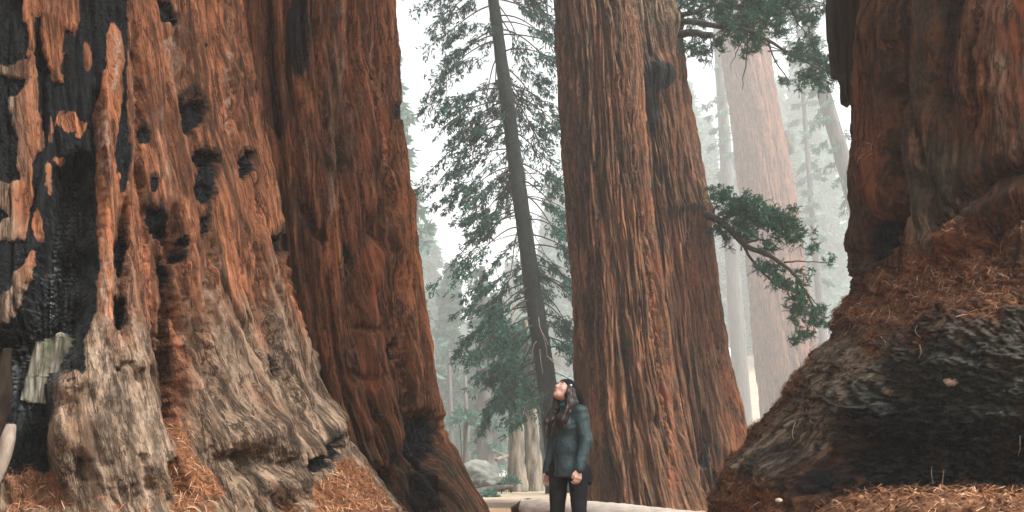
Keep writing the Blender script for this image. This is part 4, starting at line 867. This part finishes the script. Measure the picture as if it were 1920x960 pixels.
for s_ in (1, -1):
    h_, k_, a_ = LEG[s_]; b.cone(h_, k_, .085, .055, .03); b.cone(k_, a_, .052, .036, .02); b.ell(np.array(a_)+(.07, 0, -.055), (.12, .04, .035))
    p0, p1, p2 = [np.array(v) for v in ARM[s_]]; b.cone(p0, p1, .047, .037, .03); b.cone(p1, p2, .036, .025, .02)
    dn = (p2-p1)/np.linalg.norm(p2-p1); dn = dn*.75+np.array([.0, 0, -.4]); dn /= np.linalg.norm(dn)
    fr = np.array([1., 0, 0]); fr -= dn*(fr@dn); fr /= np.linalg.norm(fr); pl = np.cross(dn, fr)*s_; pl = pl if pl[1]*s_ < 0 else -pl   # towards the body
    w0 = p2+dn*.01
    for q, (o_, L_) in enumerate([(.030, .070), (.011, .080), (-.009, .074), (-.028, .058)]):
        r0 = w0+dn*.03+fr*o_*.6; r1 = w0+dn*.082+fr*o_; b.cone(r0, r1, .013, .0125, .012)
        r2 = r1+dn*L_*.42+pl*.010; r3 = r2+dn*L_*.22+pl*L_*.26; r4 = r3-dn*.004+pl*L_*.22
        b.cone(r1, r2, .0098, .009, .004); b.cone(r2, r3, .009, .0082, .003); b.cone(r3, r4, .0082, .0072, .003)
    t0 = w0+dn*.022+fr*.022; t1 = t0+dn*.038+fr*.024+pl*.012; t2 = t1+dn*.032+pl*.012-fr*.002
    b.cone(t0, t1, .0135, .0105, .01); b.cone(t1, t2, .0105, .0085, .003)
b.ell(hd(0, 0, .005), (.096, .074, .100), .02, HR); b.ell(hd(.036, 0, -.035), (.056, .056, .080), .03, HR); b.cone(hd(.055, -.022, -.085), hd(.055, .022, -.085), .024, .024, .02); b.cone(hd(.072, -.006, -.098), hd(.072, .006, -.098), .014, .014, .015)
b.cone(hd(.088, 0, .012), hd(.112, 0, -.026), .008, .0105, .012); b.cone(hd(.100, -.010, -.031), hd(.100, .010, -.031), .0075, .0075, .006)
b.cone(hd(.086, -.015, -.057), hd(.086, .015, -.057), .0085, .0085, .007); b.cone(hd(.083, -.012, -.069), hd(.083, .012, -.069), .008, .008, .006)
for s_ in (1, -1):
    b.ell(hd(.098, .031*s_, .006), (.016, .016, .011), .012, HR, True); b.cone(hd(.083, .014*s_, .024), hd(.072, .048*s_, .022), .010, .009, .01); b.ell(hd(.062, .042*s_, -.022), (.026, .022, .024), .02, HR)
    b.ell(hd(-.008, .076*s_, -.005), (.018, .008, .03), .006, HR)
V, Q = b.surf(1)
sk = NB('skin'); sk.b.inputs['Subsurface Weight'].default_value = .15; sk.b.inputs['Subsurface Radius'].default_value = (.02, .01, .006)
M['skin'] = sk.done(sk.mix(sk.noise(14, (1, 1, 1), 3), (.50, .30, .235), (.58, .36, .29)), .5, None, .35)
BODY = mesh('body', place(V), Q, M['skin'], WOM)
for s_ in (1, -1):
    V, Q = lumpy(place(hd(.080, .031*s_, .005)), .0115, .0115, .0115, 1, 8, 0); mesh('eye', V, Q, plain('eye', (.02, .015, .012), (.5, .48, .46), 30, rough=.2, bump=0, spec=.5), WOM)
    q = MB(); q.tube(curve_pts([place(hd(.094, .012*s_, .027)), place(hd(.092, .030*s_, .032)), place(hd(.078, .050*s_, .024))], 8), [.002, .004, .004, .004, .004, .003, .003, .002], 6); q.build('eyebrow', M['twig'], WOM)
q = MB(); q.tube(curve_pts([place(hd(.0875, -.021, -.063)), place(hd(.0945, 0, -.062)), place(hd(.0875, .021, -.063))], 10), np.array([.002, .004, .0055, .006, .006, .006, .006, .0055, .004, .002]), 8); q.build('lips', plain('lips', (.42, .13, .11), (.48, .17, .14), 20, rough=.45, bump=0), WOM)
# jacket
def wrinkle(f, amp, P, seed, fx=9, fz=17):
    d = P[..., 2]+.45*P[..., 0]+.3*P[..., 1]; n1 = pn(P[..., 0]*fx*.7+3, P[..., 1]*fx*.7, d*fz, seed); n2 = pn(P[..., 0]*fx*2, P[..., 1]*fx*2, d*fz*2.1, seed+3)
    return f+amp*(np.abs(n1)*1.4-.4)+amp*.45*n2
j = Field((-.24, -.36, .74), (.24, .36, 1.52), .0065)
j.cone((-.005, -.045, .86), (-.005, .045, .86), .124, .124, .03); j.cone((-.005, -.045, .78), (-.005, .045, .78), .122, .122, .03); j.ell((0, 0, 1.05), (.125, .160, .17), .05); j.ell((.0, 0, 1.24), (.128, .170, .16), .05); j.ell((.055, .06, 1.24), (.07, .075, .08), .05); j.ell((.055, -.06, 1.24), (.07, .075, .08), .05); j.cone((-.03, -.145, 1.365), (-.03, .145, 1.365), .058, .058, .05); j.cone((-.03, 0, 1.39), (-.012, 0, 1.455), .085, .070, .03); j.ell((-.095, 0, 1.40), (.055, .105, .06), .03)
for s_ in (1, -1):
    p0, p1, p2 = [np.array(v) for v in ARM[s_]]; j.cone(p0, p1, .064, .054, .035); j.cone(p1, p2, .055, .041, .02); j.cone(p1+(p2-p1)*.72, p2+(p2-p1)*.04, .047, .043, .012)
sl, P = (slice(None),)*3, j.grid()
j.f = wrinkle(j.f, .0068, P, 20, 10, 13).astype(np.float32)
hem = .795+.02*(P[..., 0] < 0); armz = np.abs(P[..., 1]) > .185
j.f = np.maximum(j.f, np.where(armz, -1, (hem+.015*pn(P[..., 0]*8, P[..., 1]*8, 0*P[..., 0], 5))-P[..., 2])).astype(np.float32)
V, Q = j.surf(1)
jm = NB('jacket nylon'); f = jm.noise(5, (1, 1, 1.4), 4, .6)
M['jacket'] = jm.done(jm.mix(jm.ramp(f, .35, .65), (.020, .042, .047), (.038, .066, .071)), .52, jm.bump(jm.noise(38, (1, 1, 2.2), 3, .6), .5, .012), .3)
JV = V.copy(); JK = mesh('jacket', place(V), Q, M['jacket'], WOM)
def onj(p): 
    d = ((JV-np.array(p))**2).sum(1); q = JV[d.argmin()]; return q+(q-np.array([q[0]*.3, q[1]*.3, q[2]]))*.02
zp = MB(); zp.tube(np.array([place(onj((.16, .005, z))) for z in np.linspace(1.40, .82, 26)]), .0045, 5); zp.build('zip', plain('zip', (.008, .012, .013), (.02, .025, .026), 30, bump=0), JK)
zp = MB(); zp.tube(np.array([place(onj(p)) for p in curve_pts([(.10, .11, 1.12), (.085, .14, 1.08), (.075, .155, 1.02), (.09, .145, .96), (.11, .12, .93)], 22)]), .004, 5); zp.build('pocket_seam', plain('seam', (.05, .09, .095), (.06, .1, .11), 30, bump=0), JK)
zp = MB(); zp.tube(np.array([place(onj(p)) for p in curve_pts([(-.10, .10, 1.42), (.0, .13, 1.40), (.06, .15, 1.33), (.05, .17, 1.25)], 18)]), .0035, 5); zp.build('shoulder_seam', M['twig'], JK)
a = np.linspace(0, 2*math.pi, 25)
zp = MB(); zp.tube(np.stack([place(np.array([-.016+.066*math.cos(v), .066*math.sin(v), 1.462-.022*math.cos(v)+.012*(math.cos(v) < 0)])) for v in a]), .016, 8, False); zp.build('collar', plain('collar lining', (.015, .16, .16), (.025, .24, .23), 20, bump=.004), JK)
# dark shirt tail and black hip bag in one mesh, trousers, boots
h = Field((-.24, -.26, .60), (.22, .26, 1.0), .007)
h.ell((-.03, .02, .84), (.100, .140, .10), .03); h.ell((-.07, .05, .79), (.075, .10, .09), .03); h.ell((-.125, .10, .80), (.055, .075, .115), .02); P = h.grid(); h.f = np.maximum(wrinkle(h.f, .005, P, 31), (.735+.02*pn(P[..., 0]*9, P[..., 1]*9, 0*P[..., 0], 6)+.12*sm(-.06, .06, P[..., 0]))-P[..., 2]).astype(np.float32)
V, Q = h.surf(1); mesh('shirt_tail_bag', place(V), Q, plain('black cloth', (.005, .006, .007), (.012, .013, .015), 8, bump=.006, bs=60), WOM)
t_ = Field((-.22, -.24, .06), (.22, .24, .98), .007)
t_.ell((0, 0, .89), (.102, .148, .10), .03)
for s_ in (1, -1):
    h_, k_, a_ = [np.array(v) for v in LEG[s_]]; t_.cone(h_, k_, .096, .064, .03); t_.cone(k_, a_, .062, .046, .02)
P = t_.grid(); t_.f = wrinkle(t_.f, .0045, P, 41).astype(np.float32)
V, Q = t_.surf(1); mesh('trousers', place(V), Q, plain('black denim', (.006, .0065, .008), (.015, .016, .02), 6, bump=.005, bs=70), WOM)
for s_ in (1, -1):
    a_ = np.array(LEG[s_][2]); bo = Field(a_-(.12, .1, .12), a_+(.24, .1, .12), .007); bo.cone(a_+(0, 0, .06), a_+(0, 0, -.03), .055, .052); bo.ell(a_+(.08, 0, -.045), (.13, .05, .045)); bo.ell(a_+(.055, 0, -.082), (.155, .055, .016), .005)
    V, Q = bo.surf(1); mesh('boot', place(V), Q, plain('boot leather', (.02, .014, .01), (.05, .035, .025), 9, bump=.004), WOM)
# beanie
k = Field((-.30, -.14, 1.36), (.16, .14, 1.74), .0055)
k.ell(hd(-.006, 0, .016), (.111, .088, .106), .02, HR); k.ell(hd(-.105, 0, .012), (.088, .080, .088), .05, HR); k.ell(hd(-.155, 0, -.005), (.055, .06, .06), .04, HR)
P = k.grid(); q = (P-HC)@HR.T; rib = .0022*np.sin(np.arctan2(q[..., 1], q[..., 2]+.1)*46)
k.f = np.maximum(k.f+rib+.004*pn(q[..., 0]*16, q[..., 1]*16, q[..., 2]*16, 8), (.050+(q[..., 0]-.09)*.62)-q[..., 2]).astype(np.float32)
V, Q = k.surf(1); BE = mesh('beanie', place(V), Q, plain('black wool', (.004, .004, .005), (.010, .010, .012), 40, bump=.006, bs=90), WOM)
V, Q = lumpy(place(hd(.028, .089, .040)), .011, .005, .009, 2, 8, .05); mesh('badge', V, Q, plain('badge white', (.75, .75, .74), (.8, .8, .8), 5, bump=0), BE)
# hair: locks falling forward over both shoulders and down the back
hb = Field((-.20, -.20, 1.05), (.22, .20, 1.70), .006)
for s_, end in ((1, 1.20), (-1, 1.14)):
    for o_ in range(7):
        v = rng.normal(size=3)*.012; q0 = hd(.034-.016*o_*.7, .074*s_, .020)
        hb.path([q0, hd(.018-.014*o_, .083*s_, -.045)+v, np.array([.045-.012*o_, .090*s_, 1.445])+v, np.array([.095-.016*o_, (.105-.006*o_)*s_, 1.36])+v*1.4, np.array([.138-.012*o_, (.10-.007*o_)*s_, 1.28+.01*o_])+v*2, np.array([.150-.010*o_, (.085)*s_, end+.012*o_])+v*2.5], [.014, .020, .023, .025, .022, .008], .022)
P = hb.grid(); hb.f = (hb.f+.005*pn(P[..., 0]*75, P[..., 1]*75, P[..., 2]*6, 9)+.012*pn(P[..., 0]*11, P[..., 1]*11, P[..., 2]*9, 10)).astype(np.float32)
V, Q = hb.surf(0); mesh('hair', place(V), Q, plain('dark hair', (.010, .0065, .005), (.034, .021, .014), 30, (1, 1, .1), .45, .004, .4, 90), WOM)

# ------------------------------------------------------------------ needle litter and twigs
lm = NB('needle litter'); a_ = lm.attr('tip')
c = lm.mix(lm.ramp(a_, 0, .5), (.06, .027, .014), (.24, .105, .048)); c = lm.mix(lm.ramp(a_, .6, 1), c, (.45, .31, .21)); M['litter'] = lm.done(c, .85, None, .15)
lit = MB()
def slivers(P, N, L, Wd, tone):
    n = len(P); D = rng.normal(size=(n, 3)); D -= N*(D*N).sum(1, keepdims=True)*.93; D /= np.linalg.norm(D, axis=1, keepdims=True)
    B = np.cross(D, N); B /= np.linalg.norm(B, axis=1, keepdims=True)+1e-9; L = L[:, None]; Wd = Wd[:, None]; bow = N*L*.12
    V = np.stack([P-D*L*.5+B*Wd*.4, P-D*L*.5-B*Wd*.4, P+bow-B*Wd*.5, P+bow+B*Wd*.5, P+D*L*.5, ], 1)
    i = np.arange(n)[:, None]*5
    lit.add(V.reshape(-1, 3), i+np.array([[0, 1, 2, 3]]), i+np.array([[3, 2, 4]]), np.repeat(tone, 5))
for (xa, xb, ya, yb, n_) in [(-6.2, -1.0, 4.6, 9.2, 16000), (1.2, 6.4, 4.4, 8.2, 20000), (-.9, 1.4, 6.5, 14, 4000)]:
    x = rng.uniform(xa, xb, n_); y = ya+(yb-ya)*rng.uniform(0, 1, n_)**1.2; z = ground_z(x, y)+.012+abs(rng.normal(size=n_))*.018
    N = np.stack([rng.normal(size=n_)*.15, rng.normal(size=n_)*.15, np.ones(n_)], 1); N /= np.linalg.norm(N, axis=1, keepdims=True)
    slivers(np.stack([x, y, z], 1), N, rng.uniform(.04, .17, n_)*rng.choice([1, 1, 1.7], n_), rng.uniform(.003, .008, n_), rng.beta(.9, 1.4, n_))
    n2 = n_//9; x = rng.uniform(xa, xb, n2); y = ya+(yb-ya)*rng.uniform(0, 1, n2)**1.2; N = np.stack([rng.normal(size=n2)*.3, rng.normal(size=n2)*.3, np.ones(n2)], 1); N /= np.linalg.norm(N, axis=1, keepdims=True)
    slivers(np.stack([x, y, ground_z(x, y)+.03], 1), N, rng.uniform(.03, .10, n2), rng.uniform(.012, .035, n2), rng.beta(.7, 1.6, n2))
for o_, n_ in ((RTT, 7500), (BIGT, 2200)):
    me = o_.data; co = np.empty(len(me.vertices)*3, np.float32); me.vertices.foreach_get('co', co); co = co.reshape(-1, 3)+parent_world(o_.parent)
    no = np.empty(len(me.vertices)*3, np.float32); me.vertices.foreach_get('normal', no); no = no.reshape(-1, 3)
    at_ = np.empty(len(me.vertices), np.float32); me.attributes['needle'].data.foreach_get('value', at_)
    pr = np.clip(at_-.3, 0, 1)*np.clip(no[:, 2]+.35, 0, 1); pr = pr/pr.sum(); i = rng.choice(len(co), n_, p=pr)
    slivers(co[i]+no[i]*.012+rng.normal(size=(n_, 3))*.008, no[i], rng.uniform(.03, .12, n_), rng.uniform(.003, .007, n_), rng.beta(.8, 1.5, n_))
o = lit.build('needle_litter', M['litter'], None, smooth=False, origin=(0, 0, 0), attr='tip'); o['kind'] = 'stuff'
TWIGS = [([(1665, 570), (1668, 590), (1662, 604)], 'curled pale twig just below the dark hole of the right giant'), ([(1712, 590), (1720, 606), (1716, 622), (1726, 634)], 'forked looking pale twig high in the orange needles of the root skirt'), ([(1652, 630), (1660, 646), (1648, 668)], 'pale twig hanging midway down the needle band'), ([(1588, 592), (1594, 612), (1584, 630)], 'pale twig on the upper edge of the sloping root'),
  ([(1516, 752), (1512, 768), (1520, 790), (1526, 796)], 'long pale curl crossing the crease of the sloping root'), ([(1492, 792), (1486, 812), (1490, 826)], 'short pale curl below the crease of the sloping root'), ([(1748, 876), (1746, 890), (1749, 908)], 'thin upright straw standing in the dark undercut'), ([(1912, 818), (1914, 840), (1908, 856)], 'pale straw hanging in the dark hollow at the right edge'),
  ([(1745, 505), (1752, 520), (1762, 516)], 'pale twig lying in the topmost needles of the root skirt'), ([(1724, 648), (1728, 662), (1722, 672)], 'tiny pale twig beside the mossy root hump'), ([(1545, 660), (1560, 652), (1572, 640)], 'pale twig lying along the orange rim of the root')]
for pts, lab in TWIGS:
    P = curve_pts([on_trunk(RTT, x, y) for x, y in pts], 14); q = MB(); q.tube(P, np.linspace(.0042, .002, 14), 5)
    tag(q.build('twig', M['straw'], None, origin=P[0]), lab, 'twig', 'dead twigs on the right giant')
def chip(px, py, d, s, lab, on=None):
    c = on_trunk(on, px, py, .02) if on else at(px, py, d); V, Q = lumpy(c, s, s*.5, s*.55, px, 10, .4, 2); tag(mesh('wood_chip', V, Q, M['straw'], origin=c), lab, 'wood chip', 'pale wood chips')
chip(1782, 714, 0, .05, 'flat pale chip stuck on the dark face of the right giant', RTT); chip(1680, 537, 0, .022, 'small white chip high on the root skirt', RTT); chip(1460, 938, 5.6, .022, 'white chip in the needles at the toe of the root', None)
# ------------------------------------------------------------------ haze
m = bpy.data.materials.new('haze'); m.use_nodes = True; t = m.node_tree; t.nodes.clear()
out = t.nodes.new('ShaderNodeOutputMaterial'); pv = t.nodes.new('ShaderNodeVolumePrincipled')
pv.inputs['Color'].default_value = (.95, .985, .98, 1); pv.inputs['Density'].default_value = HAZE; pv.inputs['Anisotropy'].default_value = .2
t.links.new(pv.outputs[0], out.inputs['Volume'])
x0, x1, y0, y1, z0, z1 = -720, 720, -320, 920, -6, 132
V = [(x, y, z) for z in (z0, z1) for y in (y0, y1) for x in (x0, x1)]
o = mesh('haze', V, [(0, 2, 3, 1), (4, 5, 7, 6), (0, 1, 5, 4), (2, 6, 7, 3), (0, 4, 6, 2), (1, 3, 7, 5)], m, smooth=False); o['kind'] = 'stuff'
